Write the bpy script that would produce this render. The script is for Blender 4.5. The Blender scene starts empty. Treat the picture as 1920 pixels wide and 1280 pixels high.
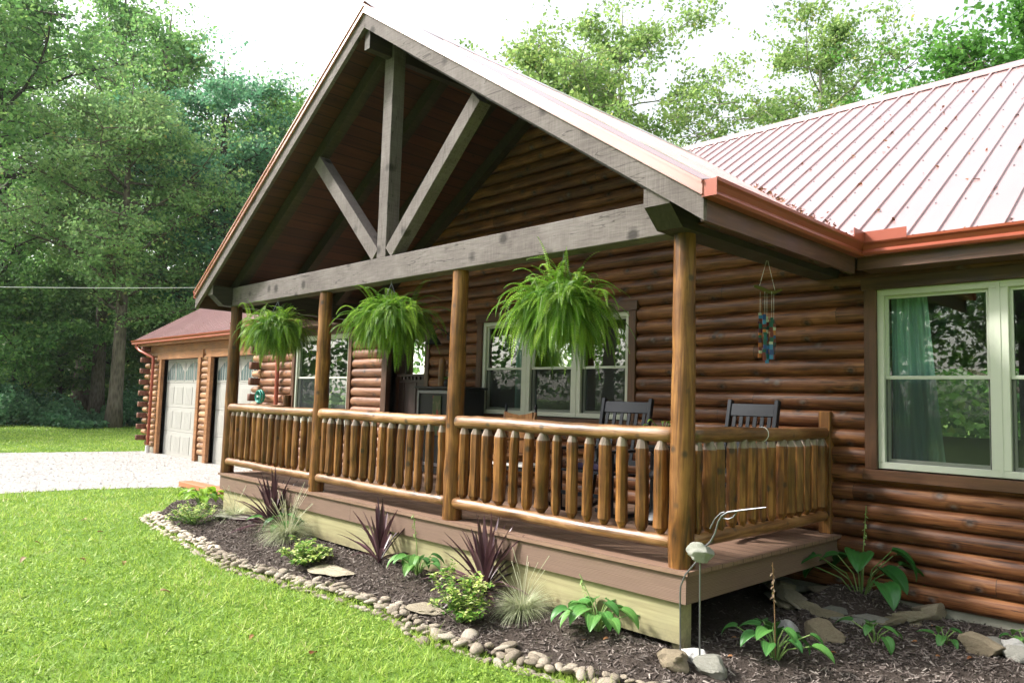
import bpy, bmesh, math, random
import numpy as np
from mathutils import Vector, Matrix
R=math.radians
sc=bpy.context.scene
# ---------------------------------------------------------------- camera
CAM=Vector((2.7255,-4.275,1.056))
yaw,pit,rol=.801,.0812,.0307
F_=Vector((-math.sin(yaw)*math.cos(pit),math.cos(yaw)*math.cos(pit),math.sin(pit)))
r_=Vector((math.cos(yaw),math.sin(yaw),0)); u_=r_.cross(F_)
R2=r_*math.cos(rol)+u_*math.sin(rol); U2=-r_*math.sin(rol)+u_*math.cos(rol)
cd=bpy.data.cameras.new('camera'); cam=bpy.data.objects.new('camera',cd); sc.collection.objects.link(cam)
M=Matrix((R2,U2,-F_)).transposed().to_4x4(); M.translation=CAM; cam.matrix_world=M
cd.sensor_width=36; cd.lens=36*1399.2/1920; cd.clip_start=.05; cd.clip_end=2000; sc.camera=cam
# ---------------------------------------------------------------- world, sun, exposure
w=bpy.data.worlds.new('World'); sc.world=w; w.use_nodes=True
nt=w.node_tree; nt.nodes.clear()
sky=nt.nodes.new('ShaderNodeTexSky'); sky.sky_type='NISHITA'; sky.sun_disc=False
SUN_EL,SUN_AZ=R(40),math.atan2(-.74,-.60)
sky.sun_elevation=SUN_EL; sky.sun_rotation=SUN_AZ; sky.air_density=1.6; sky.dust_density=4; sky.ozone_density=1
hs=nt.nodes.new('ShaderNodeHueSaturation'); hs.inputs['Saturation'].default_value=.28; hs.inputs['Value'].default_value=1.25
bg=nt.nodes.new('ShaderNodeBackground'); bg.inputs[1].default_value=.15
wo=nt.nodes.new('ShaderNodeOutputWorld')
nt.links.new(sky.outputs[0],hs.inputs['Color']); nt.links.new(hs.outputs[0],bg.inputs[0]); nt.links.new(bg.outputs[0],wo.inputs[0])
sd=bpy.data.lights.new('sun','SUN'); sd.energy=3.2; sd.angle=R(7); sd.color=(1,.96,.91)
sun=bpy.data.objects.new('sun',sd); sc.collection.objects.link(sun)
S=Vector((math.sin(SUN_AZ)*math.cos(SUN_EL),math.cos(SUN_AZ)*math.cos(SUN_EL),math.sin(SUN_EL)))
sun.rotation_euler=S.to_track_quat('Z','Y').to_euler(); sun.location=(0,0,30)
sc.view_settings.view_transform='Standard'; sc.view_settings.look='None'; sc.view_settings.gamma=1
sc.view_settings.exposure=1.1; sc.view_settings.use_curve_mapping=False
# ---------------------------------------------------------------- node helpers / materials
def mat(name):
    m=bpy.data.materials.new(name); m.use_nodes=True; n=m.node_tree; n.nodes.clear()
    return m,n
class N:
    def __init__(s,name):
        s.m=bpy.data.materials.new(name); s.m.use_nodes=True; s.t=s.m.node_tree; s.t.nodes.clear()
        s.out=s.n('ShaderNodeOutputMaterial')
    def n(s,ty,**k):
        x=s.t.nodes.new(ty)
        for a,b in k.items(): setattr(x,a,b)
        return x
    def l(s,a,b): s.t.links.new(a,b)
    def set(s,node,key,v):
        if v is None: return
        i=node.inputs[key]
        if isinstance(v,bpy.types.NodeSocket): s.l(v,i)
        else: i.default_value=v
    def coord(s,which='Object'):
        return s.n('ShaderNodeTexCoord').outputs[which]
    def mapp(s,v,scale=(1,1,1),loc=(0,0,0)):
        x=s.n('ShaderNodeMapping'); s.l(v,x.inputs[0]); x.inputs['Scale'].default_value=scale
        if isinstance(loc,bpy.types.NodeSocket): s.l(loc,x.inputs['Location'])
        else: x.inputs['Location'].default_value=loc
        return x.outputs[0]
    def noise(s,v,scale=5,detail=4,rough=.5,dist=0,col=False):
        x=s.n('ShaderNodeTexNoise'); s.l(v,x.inputs['Vector']); x.inputs['Scale'].default_value=scale
        x.inputs['Detail'].default_value=detail; x.inputs['Roughness'].default_value=rough; x.inputs['Distortion'].default_value=dist
        return x.outputs['Color' if col else 'Fac']
    def vor(s,v,scale=5,feature='F1',out='Distance',rnd=1):
        x=s.n('ShaderNodeTexVoronoi',feature=feature); s.l(v,x.inputs['Vector']); x.inputs['Scale'].default_value=scale
        x.inputs['Randomness'].default_value=rnd
        return x.outputs[out]
    def wave(s,v,scale=5,dist=2,detail=2,ds=1,dr='X',ty='BANDS'):
        x=s.n('ShaderNodeTexWave',wave_type=ty,bands_direction=dr) if ty=='BANDS' else s.n('ShaderNodeTexWave',wave_type=ty,rings_direction=dr)
        s.l(v,x.inputs['Vector']); x.inputs['Scale'].default_value=scale
        x.inputs['Distortion'].default_value=dist; x.inputs['Detail'].default_value=detail; x.inputs['Detail Scale'].default_value=ds
        return x.outputs['Fac']
    def ramp(s,f,stops,interp='LINEAR'):
        x=s.n('ShaderNodeValToRGB'); x.color_ramp.interpolation=interp
        e=x.color_ramp.elements
        while len(e)<len(stops): e.new(.5)
        for i,(p,c) in enumerate(stops):
            e[i].position=p; e[i].color=(*c,1) if len(c)==3 else c
        s.l(f,x.inputs[0]); return x.outputs[0]
    def math(s,op,a,b=None,c=None):
        x=s.n('ShaderNodeMath',operation=op); s.set(x,0,a); s.set(x,1,b); s.set(x,2,c); return x.outputs[0]
    def mr(s,f,a,b,c=0,d=1):
        x=s.n('ShaderNodeMapRange'); s.l(f,x.inputs[0])
        for i,v in zip((1,2,3,4),(a,b,c,d)): x.inputs[i].default_value=v
        return x.outputs[0]
    def mix(s,f,a,b,mode='MIX'):
        x=s.n('ShaderNodeMix',data_type='RGBA',blend_type=mode)
        s.set(x,0,f)
        for k,v in ((6,a),(7,b)):
            if isinstance(v,tuple): v=(*v,1) if len(v)==3 else v
            s.set(x,k,v)
        return x.outputs[2]
    def bump(s,h,st=.3,d=.01):
        x=s.n('ShaderNodeBump'); x.inputs['Strength'].default_value=st; x.inputs['Distance'].default_value=d; s.l(h,x.inputs['Height']); return x.outputs[0]
    def attr(s,name='rnd'):
        return s.n('ShaderNodeAttribute',attribute_name=name).outputs['Fac']
    def oi(s,k='Random'): return s.n('ShaderNodeObjectInfo').outputs[k]
    def sep(s,v):
        x=s.n('ShaderNodeSeparateXYZ'); s.l(v,x.inputs[0]); return x.outputs
    def comb(s,a=0,b=0,c=0):
        x=s.n('ShaderNodeCombineXYZ'); s.set(x,0,a); s.set(x,1,b); s.set(x,2,c); return x.outputs[0]
    def pbr(s,col,rough=.5,metal=0,normal=None,spec=None,coat=None):
        x=s.n('ShaderNodeBsdfPrincipled')
        if isinstance(col,tuple): col=(*col,1) if len(col)==3 else col
        s.set(x,'Base Color',col); s.set(x,'Roughness',rough); s.set(x,'Metallic',metal)
        if normal is not None: s.l(normal,x.inputs['Normal'])
        s.set(x,'Specular IOR Level',spec)
        if coat is not None: s.set(x,'Coat Weight',coat); x.inputs['Coat Roughness'].default_value=.15
        s.last=x
        return x.outputs[0]
    def end(s,sh): s.l(sh,s.out.inputs[0]); return s.m
    def leafy(s,col,tr=.35,rough=.5,spec=.4):
        a=s.pbr(col,rough,spec=spec); t=s.n('ShaderNodeBsdfTranslucent'); s.set(t,'Color',col if not isinstance(col,tuple) else (*col,1))
        x=s.n('ShaderNodeMixShader'); x.inputs[0].default_value=tr; s.l(a,x.inputs[1]); s.l(t.outputs[0],x.inputs[2]); return s.end(x.outputs[0])

def log_material(name,dark,mid,light,pitch=.1533,knots=True,rough=.33,axis='x'):
    n=N(name); c=n.coord(); o=n.sep(c)
    X=o[0] if axis=='x' else o[1]
    k=n.math('FLOOR',n.math('DIVIDE',o[2],pitch))
    wn=n.n('ShaderNodeTexWhiteNoise',noise_dimensions='1D'); n.l(k,wn.inputs['W'])
    seg=n.math('FLOOR',n.math('ADD',n.math('MULTIPLY',X,.27),n.math('MULTIPLY',wn.outputs[0],9)))
    wn2=n.n('ShaderNodeTexWhiteNoise',noise_dimensions='2D'); n.l(n.comb(k,seg,0),wn2.inputs['Vector'])
    shift=n.comb(n.math('MULTIPLY',wn2.outputs[0],37),n.math('MULTIPLY',wn.outputs[0],13),n.math('MULTIPLY',k,.731))
    vec=n.n('ShaderNodeVectorMath',operation='ADD'); n.l(n.comb(X,0,o[2]),vec.inputs[0]); n.l(shift,vec.inputs[1]); v=vec.outputs[0]
    g=n.noise(n.mapp(v,(1.5,1,30)),1.6,6,.6,.6)
    fine=n.noise(n.mapp(v,(5,1,120)),2,3,.6)
    blot=n.noise(n.mapp(v,(1,1,2.2)),2.1,3,.55)
    col=n.ramp(n.math('ADD',n.math('MULTIPLY',g,.6),n.math('MULTIPLY',blot,.4)),[(.36,dark),(.5,mid),(.64,light)])
    tint=n.mr(wn2.outputs[0],0,1,.62,1.18)
    col=n.mix(1.0,col,n.comb(tint,tint,tint),'MULTIPLY')
    vs_=n.sep(v); kx=n.comb(vs_[0],n.math('MULTIPLY',vs_[2],1.15),0)
    kvn=n.n('ShaderNodeTexVoronoi',feature='F1',voronoi_dimensions='2D'); n.l(kx,kvn.inputs['Vector']); kvn.inputs['Scale'].default_value=3.0; kd=kvn.outputs['Distance']
    kd2=n.math('ADD',kd,n.math('MULTIPLY',n.math('SUBTRACT',fine,.5),.10))
    kn=n.mr(kd2,.045,.125,1,0)
    ring=n.mr(n.math('ABSOLUTE',n.math('SUBTRACT',kd2,.14)),0,.06,.45,0)
    col=n.mix(n.math('MULTIPLY',kn,.92),col,n.ramp(n.noise(n.mapp(v,(14,1,30)),1,2,.5),[(.4,(.014,.009,.008)),(.62,(.13,.10,.085))]))
    col=n.mix(ring,col,tuple(x*.5 for x in dark))
    crk=n.mr(n.noise(n.mapp(v,(1.2,1,26)),2.3,2,.5,.3),  .34,.38,.75,0)
    jn=n.mr(n.math('FRACT',n.math('ADD',n.math('MULTIPLY',X,.27),n.math('MULTIPLY',wn.outputs[0],9))),.0008,.0016,.8,0)
    col=n.mix(crk,col,tuple(x*.3 for x in dark))
    low=n.noise(n.mapp(v,(1.2,1,5)),1.6,2,.5)
    col=n.mix(jn,col,(.01,.006,.004))
    b=n.bump(n.math('ADD',n.math('ADD',n.math('MULTIPLY',fine,.5),g),n.math('MULTIPLY',low,3)),.35,.008)
    ro=n.mr(blot,.3,.7,rough+.0,rough+.2)
    return n.end(n.pbr(col,ro,normal=b,spec=.34))
def grain_material(name,dark,mid,light,axis=2,rough=.35,sc_=1.0,spec=.5,knot=.7,rand=True,bs=.25):
    """round stock or planed boards: grain runs along local axis"""
    n=N(name); c=n.coord()
    if rand:
        va=n.n('ShaderNodeVectorMath',operation='ADD'); n.l(c,va.inputs[0])
        rr=n.oi(); n.l(n.comb(n.math('MULTIPLY',rr,31),n.math('MULTIPLY',rr,17),n.math('MULTIPLY',rr,53)),va.inputs[1]); c=va.outputs[0]
    s=[22,22,22]; s[axis]=1.5
    f=[90,90,90]; f[axis]=5
    g=n.noise(n.mapp(c,tuple(x*sc_ for x in s)),1,6,.62,1.6)
    fine=n.noise(n.mapp(c,tuple(x*sc_ for x in f)),1,3,.6)
    blot=n.noise(c,3.2*sc_,3,.5)
    col=n.ramp(n.math('ADD',n.math('MULTIPLY',g,.62),n.math('MULTIPLY',blot,.38)),[(.38,dark),(.5,mid),(.62,light)])
    kd=n.vor(n.mapp(c,(1,1,1)),6.0)
    kd=n.math('ADD',kd,n.math('MULTIPLY',n.math('SUBTRACT',fine,.5),.12))
    col=n.mix(n.mr(kd,.09,.20,knot*.85,0),col,tuple(x*.25+.012 for x in dark))
    if rand:
        t=n.mr(n.oi(),0,1,.8,1.18); col=n.mix(1.0,col,n.comb(t,t,t),'MULTIPLY')
    b=n.bump(n.math('ADD',n.math('MULTIPLY',fine,.6),g),bs,.006)
    return n.end(n.pbr(col,n.mr(blot,.3,.7,rough-.06,rough+.14),normal=b,spec=spec))
MT={}
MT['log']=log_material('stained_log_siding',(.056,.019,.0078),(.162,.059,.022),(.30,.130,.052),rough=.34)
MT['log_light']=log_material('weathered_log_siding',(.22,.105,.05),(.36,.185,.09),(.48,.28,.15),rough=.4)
MT['log_sun']=log_material('log_siding_painted_sunlight',(.15,.062,.030),(.26,.115,.06),(.36,.18,.10),rough=.38)  # paler copy of the log stain, sunlight and glare put into the colour
MT['trim']=grain_material('brown_trim_wood',(.055,.021,.009),(.085,.034,.015),(.12,.05,.022),axis=2,knot=.3,rough=.45)
MT['trimx']=grain_material('brown_trim_board',(.055,.021,.009),(.085,.034,.015),(.12,.05,.022),axis=0,knot=.3,rough=.45)
MT['trimlight']=grain_material('orange_brown_trim_board',(.17,.07,.028),(.26,.115,.045),(.36,.17,.075),axis=0,knot=.4,rough=.45)
MT['post']=grain_material('honey_stained_log',(.050,.019,.006),(.150,.058,.013),(.30,.135,.035),axis=2,rough=.40,spec=.45,knot=.9,bs=.45)
MT['rail']=grain_material('honey_stained_rail',(.10,.042,.014),(.22,.10,.032),(.36,.19,.08),axis=0,rough=.40,spec=.7,knot=.95,bs=.5)
MT['cut']=grain_material('pale_cut_wood',(.17,.125,.10),(.25,.19,.155),(.33,.265,.225),axis=2,rough=.4,knot=.1)
def sawn(name,ax):
    n=N(name); c=n.coord(); o=n.sep(c)
    va=n.n('ShaderNodeVectorMath',operation='ADD'); n.l(c,va.inputs[0]); rr=n.oi(); n.l(n.comb(n.math('MULTIPLY',rr,31),n.math('MULTIPLY',rr,17),n.math('MULTIPLY',rr,53)),va.inputs[1]); c=va.outputs[0]
    s=[60,60,60]; s[ax]=7; f=[6,6,6]; f[ax]=210
    g=n.noise(n.mapp(c,tuple(s)),1,5,.65,.4); saw=n.noise(n.mapp(c,tuple(f)),1,2,.5); blot=n.noise(c,2.6,4,.55)
    m_=n.math('ADD',n.math('ADD',n.math('MULTIPLY',g,.35),n.math('MULTIPLY',blot,.4)),n.math('MULTIPLY',saw,.25))
    col=n.ramp(m_,[(.36,(.092,.076,.072)),(.5,(.146,.124,.118)),(.64,(.205,.18,.173))])
    kd=n.math('ADD',n.vor(n.mapp(c,(1,1,1)),3.4),n.math('MULTIPLY',n.math('SUBTRACT',g,.5),.16))
    col=n.mix(n.mr(kd,.10,.22,.85,0),col,(.035,.03,.028))
    cs=[9,9,9]; cs[ax]=.55; cr=n.noise(n.mapp(c,tuple(cs)),1,3,.5,.3); col=n.mix(n.mr(n.math('ABSOLUTE',n.math('SUBTRACT',cr,.5)),0,.006,.75,0),col,(.02,.017,.015))
    return n.end(n.pbr(col,.8,normal=n.bump(n.math('ADD',saw,g),.5,.006),spec=.2))
MT['beam']=sawn('grey_rough_sawn_timber',0); MT['beamz']=sawn('grey_rough_sawn_post',2)
MT['darkbeam']=grain_material('dark_stained_timber',(.020,.016,.010),(.032,.025,.016),(.05,.038,.025),axis=1,rough=.6,knot=.4)
MT['fasciawood']=grain_material('brown_fascia_wood',(.05,.022,.014),(.08,.036,.022),(.12,.055,.035),axis=1,rough=.5,knot=.3)
# soffit tongue and groove boards (run along y)
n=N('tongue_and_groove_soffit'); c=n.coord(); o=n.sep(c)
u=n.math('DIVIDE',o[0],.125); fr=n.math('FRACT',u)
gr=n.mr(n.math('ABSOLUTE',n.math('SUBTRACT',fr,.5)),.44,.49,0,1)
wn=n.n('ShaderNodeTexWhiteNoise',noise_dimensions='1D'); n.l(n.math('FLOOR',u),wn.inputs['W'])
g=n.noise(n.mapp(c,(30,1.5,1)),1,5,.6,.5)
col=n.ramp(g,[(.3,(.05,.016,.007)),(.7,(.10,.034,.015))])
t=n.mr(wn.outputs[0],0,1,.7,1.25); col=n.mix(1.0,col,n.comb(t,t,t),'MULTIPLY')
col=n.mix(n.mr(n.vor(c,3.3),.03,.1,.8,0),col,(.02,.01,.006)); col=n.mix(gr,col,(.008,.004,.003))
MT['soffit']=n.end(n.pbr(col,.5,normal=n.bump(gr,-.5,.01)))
# roof metal
n=N('rust_red_painted_steel'); c=n.coord()
nn=n.noise(c,1.3,4,.6); st=n.noise(n.mapp(c,(14,.5,.5)),1,4,.6)
col=n.mix(nn,(.40,.235,.23),(.49,.315,.305)); col=n.mix(n.mr(st,.55,.8,0,.3),col,(.70,.52,.49))
MT['roof']=n.end(n.pbr(col,n.mr(nn,.3,.7,.26,.40),metal=0.2,spec=1.0,coat=1.0))
n=N('rust_red_gutter_paint'); c=n.coord(); nn=n.noise(c,3,4,.6)
MT['gutter']=n.end(n.pbr(n.mix(nn,(.27,.055,.030),(.36,.085,.045)),.32,spec=.6))
n=N('rake_trim_paint'); c=n.coord(); nn=n.noise(c,2,3,.5)
MT['rake']=n.end(n.pbr(n.mix(nn,(.36,.13,.10),(.44,.18,.14)),.22,spec=1.0,coat=1.0))
# deck boards
def deckmat(name,ax,a,b,w_=.14,rough=.6):
    n=N(name); c=n.coord(); o=n.sep(c)
    u=n.math('DIVIDE',n.math('ADD',o[ax],.01),w_); fr=n.math('FRACT',u); gr=n.mr(n.math('ABSOLUTE',n.math('SUBTRACT',fr,.5)),.465,.49,0,1)
    sc3=[3,3,3]; sc3[ax]=45
    g=n.noise(n.mapp(c,tuple(sc3)),1,5,.6,.3)
    col=n.ramp(g,[(.3,a),(.7,b)]); col=n.mix(gr,col,(.02,.014,.01))
    return n.end(n.pbr(col,rough,normal=n.bump(n.math('SUBTRACT',n.math('MULTIPLY',g,.2),gr),.5,.01),spec=.35))
MT['deck']=deckmat('brown_composite_decking',1,(.19,.115,.078),(.27,.17,.12))
def fascmat(name,v1,v2,sw):
    n=N(name); c=n.coord(); o=n.sep(c)
    al=n.comb(n.math('MULTIPLY',o[0 if sw=='x' else 1],.9),0,n.math('MULTIPLY',o[2],10))
    wv=n.wave(al,3.6,9,2,.55,'Z')
    b2=n.noise(n.mapp(c,(3,3,60)),1,4,.6)
    col=n.ramp(n.math('ADD',n.math('MULTIPLY',wv,.55),n.math('MULTIPLY',b2,.45)),[(.2,v1),(.8,v2)])
    return n.end(n.pbr(col,.62,normal=n.bump(wv,.2,.002),spec=.35))
MT['fascx']=fascmat('wood_grain_composite_fascia',(.135,.083,.060),(.235,.155,.118),'x')
MT['fascy']=fascmat('wood_grain_composite_fascia_side',(.135,.083,.060),(.235,.155,.118),'y')
# treated lumber
n=N('treated_lumber'); c=n.coord()
g=n.noise(n.mapp(c,(1.2,20,24)),1,5,.6,1.2); col=n.ramp(g,[(.3,(.26,.23,.12)),(.7,(.40,.365,.20))])
sp=n.vor(c,5); col=n.mix(n.mr(sp,.05,.13,.8,0),col,(.14,.10,.05)); oz=n.sep(c)[2]; dirt=n.math('MULTIPLY',n.mr(oz,-.48,-.36,1,0),n.mr(n.noise(c,14,4,.7),.35,.65)); col=n.mix(n.math('MULTIPLY',dirt,.75),col,(.13,.10,.065)); bl=n.noise(c,2,3,.6)
col=n.mix(n.mr(bl,.55,.75,0,.35),col,(.25,.24,.15))
MT['treated']=n.end(n.pbr(col,.7,normal=n.bump(g,.2,.004),spec=.3))
n=N('poured_concrete'); c=n.coord(); g=n.noise(c,7,6,.65)
MT['concrete']=n.end(n.pbr(n.ramp(g,[(.3,(.25,.24,.19)),(.7,(.37,.355,.29))]),.85,normal=n.bump(n.noise(c,60,4,.6),.3,.004)))
def plain(name,col,rough=.5,metal=0,spec=.5,var=.12,sc_=4):
    n=N(name); c=n.coord(); g=n.noise(c,sc_,4,.6)
    a=tuple(max(0,x*(1-var)) for x in col); b=tuple(min(1,x*(1+var)) for x in col)
    return n.end(n.pbr(n.mix(g,a,b),n.mr(g,.3,.7,max(.02,rough-.05),rough+.05),metal=metal,spec=spec,normal=n.bump(n.noise(c,sc_*12,3,.6),.06,.003)))
MT['vinyl']=plain('white_vinyl_frame',(.52,.54,.46),.4,var=.02)
MT['door_grey']=plain('pale_grey_garage_door',(.39,.38,.35),.5,var=.05)
MT['entry']=plain('dark_plum_door_paint',(.035,.018,.017),.45)
MT['black']=plain('black_painted_wood',(.006,.009,.016),.42,spec=.3)
MT['iron']=plain('black_cast_iron',(.018,.019,.022),.45,metal=.3,var=.4,sc_=20)
MT['steel']=plain('weathered_steel_rod',(.20,.20,.22),.4,metal=.8)
MT['oak']=grain_material('worn_oak',(.14,.055,.018),(.25,.11,.035),(.34,.16,.06),axis=2)
MT['white']=plain('white_enamel',(.7,.7,.68),.3)
MT['pipe']=plain('white_plastic_pipe',(.7,.7,.7),.5)
MT['teal']=plain('teal_rubber',(.01,.27,.20),.4)
MT['curtain']=plain('seafoam_curtain_cloth',(.30,.47,.43),.9,var=.06)
MT['room']=plain('dim_interior_wall',(.10,.07,.05),.9)
MT['purple']=plain('dark_purple_cushion',(.022,.012,.04),.9)
MT['cordwhite']=plain('white_cord',(.8,.8,.78),.5)
MT['basket']=plain('dark_plastic_pot',(.03,.03,.025),.5)
MT['orangeboard']=plain('orange_stained_plank',(.42,.17,.08),.6)
MT['tyre']=plain('tyre_rubber',(.02,.02,.02),.8)
MT['silver']=plain('silver_car_paint',(.62,.62,.66),.25,metal=.3)
# glass
def glass(name,tint,refl=1.0,haze=0):
    n=N(name); fr=n.n('ShaderNodeFresnel'); fr.inputs[0].default_value=1.52
    f=n.math('MULTIPLY',n.math('ADD',fr.outputs[0],.05),refl*1.35); f=n.math('MINIMUM',f,1.0)
    t=n.n('ShaderNodeBsdfTransparent'); t.inputs[0].default_value=(*tint,1)
    g=n.n('ShaderNodeBsdfGlossy'); g.inputs['Roughness'].default_value=.012; g.inputs[0].default_value=(.95,1,.97,1)
    c=n.coord(); n.l(n.bump(n.noise(c,1.1,2,.5),.12,.02),g.inputs['Normal'])
    x=n.n('ShaderNodeMixShader'); n.l(f,x.inputs[0]); n.l(t.outputs[0],x.inputs[1]); n.l(g.outputs[0],x.inputs[2]); return n.end(x.outputs[0])
MT['glass']=glass('window_glass',(.82,.9,.86))
n=N('insect_screen'); t=n.n('ShaderNodeBsdfTransparent'); d=n.n('ShaderNodeBsdfDiffuse'); d.inputs[0].default_value=(.055,.062,.062,1)
x=n.n('ShaderNodeMixShader'); x.inputs[0].default_value=.42; n.l(t.outputs[0],x.inputs[1]); n.l(d.outputs[0],x.inputs[2]); MT['screen']=n.end(x.outputs[0])
n=N('garage_light_glass'); MT['gglass']=n.end(n.pbr((.10,.14,.14),.12,spec=.8))
# vegetation colours
def leafmat(name,stops,tr=.35,rough=.5,spec=.4,interp='LINEAR'):
    n=N(name); return n.leafy(n.ramp(n.attr(),stops,interp),tr,rough,spec)
MT['leaf_forest']=leafmat('forest_leaves',[(0,(.06,.17,.045)),(.5,(.18,.36,.10)),(.85,(.32,.50,.14)),(1,(.45,.52,.15))],.5)
MT['leaf_blue']=leafmat('blue_green_leaves',[(0,(.06,.19,.10)),(.5,(.14,.34,.18)),(1,(.28,.48,.24))],.5)
MT['leaf_feather']=leafmat('feathery_pale_leaves',[(0,(.14,.28,.09)),(.5,(.29,.47,.17)),(.9,(.46,.58,.20)),(1,(.55,.45,.16))],.5)
MT['leaf_light']=leafmat('light_green_leaves',[(0,(.14,.26,.07)),(.5,(.26,.40,.11)),(.9,(.42,.52,.16)),(1,(.6,.5,.14))],.6)
MT['leaf_maple']=leafmat('maple_leaves',[(0,(.06,.18,.03)),(.5,(.12,.31,.05)),(1,(.22,.44,.09))],.55)
MT['under']=leafmat('undergrowth_leaves',[(0,(.05,.14,.07)),(.5,(.11,.25,.12)),(1,(.19,.36,.15))])
MT['fern']=leafmat('fern_fronds',[(0,(.05,.15,.012)),(.5,(.18,.36,.03)),(1,(.42,.60,.09))],.4,.45)
MT['hosta']=leafmat('hosta_leaves',[(0,(.045,.16,.04)),(.6,(.10,.28,.06)),(1,(.19,.38,.09))],.3,.38,.5)
MT['hosta_lime']=leafmat('lime_hosta_leaves',[(0,(.14,.33,.02)),(.6,(.27,.50,.03)),(1,(.42,.58,.08))],.35,.4,.5)
MT['hosta_dark']=leafmat('deep_green_hosta_leaves',[(0,(.018,.095,.018)),(.6,(.035,.16,.03)),(1,(.07,.22,.05))],.25,.33,.6)
MT['stalk']=leafmat('pale_green_stalks',[(0,(.12,.25,.06)),(1,(.30,.42,.14))],.2)
MT['cordy']=leafmat('purple_sword_leaves',[(0,(.045,.018,.026)),(.6,(.13,.06,.075)),(1,(.26,.16,.18))],.15,.33,.6)
MT['ogras']=leafmat('silvery_grass_blades',[(0,(.28,.33,.16)),(.6,(.52,.56,.36)),(1,(.72,.70,.52))],.3)
MT['varieg']=leafmat('variegated_leaves',[(0,(.07,.20,.03)),(.35,(.16,.34,.05)),(.5,(.50,.60,.14)),(1,(.80,.82,.45))],.3,.4,.5)
MT['grass']=leafmat('lawn_blades',[(0,(.15,.27,.04)),(.45,(.33,.48,.075)),(.85,(.50,.62,.15)),(1,(.62,.60,.30))],.4,.5,.35)
MT['dryleaf']=leafmat('dry_leaves',[(0,(.16,.06,.025)),(.5,(.34,.17,.08)),(1,(.55,.42,.30))],.15,.7,.2)
def barkmat(name,a,b):
    n=N(name); c=n.coord(); g=n.noise(n.mapp(c,(1,1,.22)),9,6,.7); v=n.vor(n.mapp(c,(1,1,.25)),14)
    return n.end(n.pbr(n.ramp(n.math('ADD',n.math('MULTIPLY',g,.6),n.math('MULTIPLY',v,.5)),[(.25,a),(.75,b)]),.9,normal=n.bump(v,.8,.03),spec=.2))
MT['bark']=barkmat('grey_brown_bark',(.05,.04,.03),(.20,.165,.13)); MT['bark_dark']=barkmat('dark_bark',(.03,.026,.022),(.10,.085,.07))
MT['bark_pale']=barkmat('pale_bark',(.16,.15,.12),(.38,.36,.30))
# ground
n=N('lawn_ground'); c=n.coord(); a=n.noise(c,.55,5,.6); b=n.noise(c,9,5,.7); d=n.noise(c,70,3,.7)
col=n.ramp(n.math('ADD',n.math('MULTIPLY',a,.5),n.math('MULTIPLY',b,.5)),[(.3,(.10,.19,.03)),(.5,(.16,.28,.045)),(.7,(.27,.34,.09))])
col=n.mix(n.mr(d,.35,.65,.5,0),col,(.05,.08,.02))
MT['lawn']=n.end(n.pbr(col,.9,normal=n.bump(d,.6,.02),spec=.15))
n=N('pale_gravel'); c=n.coord(); v=n.vor(c,32,out='Color'); vd=n.vor(c,32); big=n.noise(c,.7,4,.6)
sv=n.sep(v)[0]; col=n.ramp(sv,[(0,(.20,.19,.18)),(.5,(.33,.31,.295)),(1,(.48,.46,.44))]); col=n.mix(n.mr(big,.35,.7,0,.35),col,(.42,.40,.37))
MT['gravel']=n.end(n.pbr(col,.9,normal=n.bump(vd,-.8,.02),spec=.2))
n=N('bark_mulch'); c=n.coord(); g=n.noise(n.mapp(c,(1,1.7,1)),38,5,.75,1.5); b=n.noise(c,4,3,.6)
MT['mulch']=n.end(n.pbr(n.ramp(g,[(.3,(.04,.03,.025)),(.6,(.12,.096,.082)),(.8,(.22,.18,.155))]),.95,normal=n.bump(g,.9,.03),spec=.1))
MT['chips']=leafmat('mulch_chips',[(0,(.065,.05,.043)),(.5,(.18,.148,.132)),(.85,(.31,.27,.24)),(1,(.48,.42,.36))],0,.9,.15)
def stonemat(name,a,b,c_,sc_=6):
    n=N(name); c=n.coord(); va=n.n('ShaderNodeVectorMath',operation='ADD'); n.l(c,va.inputs[0]); rr=n.oi(); n.l(n.comb(n.math('MULTIPLY',rr,31),n.math('MULTIPLY',rr,17),0),va.inputs[1]); c=va.outputs[0]
    g=n.noise(c,sc_,6,.65); h=n.noise(c,sc_*9,3,.6)
    col=n.ramp(n.math('ADD',n.math('MULTIPLY',g,.55),n.math('MULTIPLY',rr,.45)),[(.2,a),(.5,b),(.8,c_)])
    col=n.mix(n.mr(h,.55,.75,0,.3),col,tuple(x*.45 for x in a))
    return n.end(n.pbr(col,.78,normal=n.bump(n.math('ADD',g,n.math('MULTIPLY',h,.5)),.9,.02),spec=.3))
MT['pebble']=stonemat('river_pebble',(.28,.23,.175),(.50,.42,.325),(.66,.59,.49))
MT['flag']=stonemat('mossy_sandstone',(.24,.20,.12),(.45,.39,.27),(.60,.54,.42))
MT['rock']=stonemat('tan_fieldstone',(.24,.185,.12),(.36,.30,.21),(.46,.41,.32))
MT['greyrock']=stonemat('grey_fieldstone',(.21,.21,.175),(.34,.33,.285),(.46,.44,.39))
MT['whiterock']=stonemat('white_quartz_rock',(.62,.60,.56),(.76,.74,.71),(.82,.81,.79))
MT['lichen']=stonemat('pale_lichen_rock',(.38,.39,.33),(.60,.60,.53),(.70,.70,.65),14)
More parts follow.
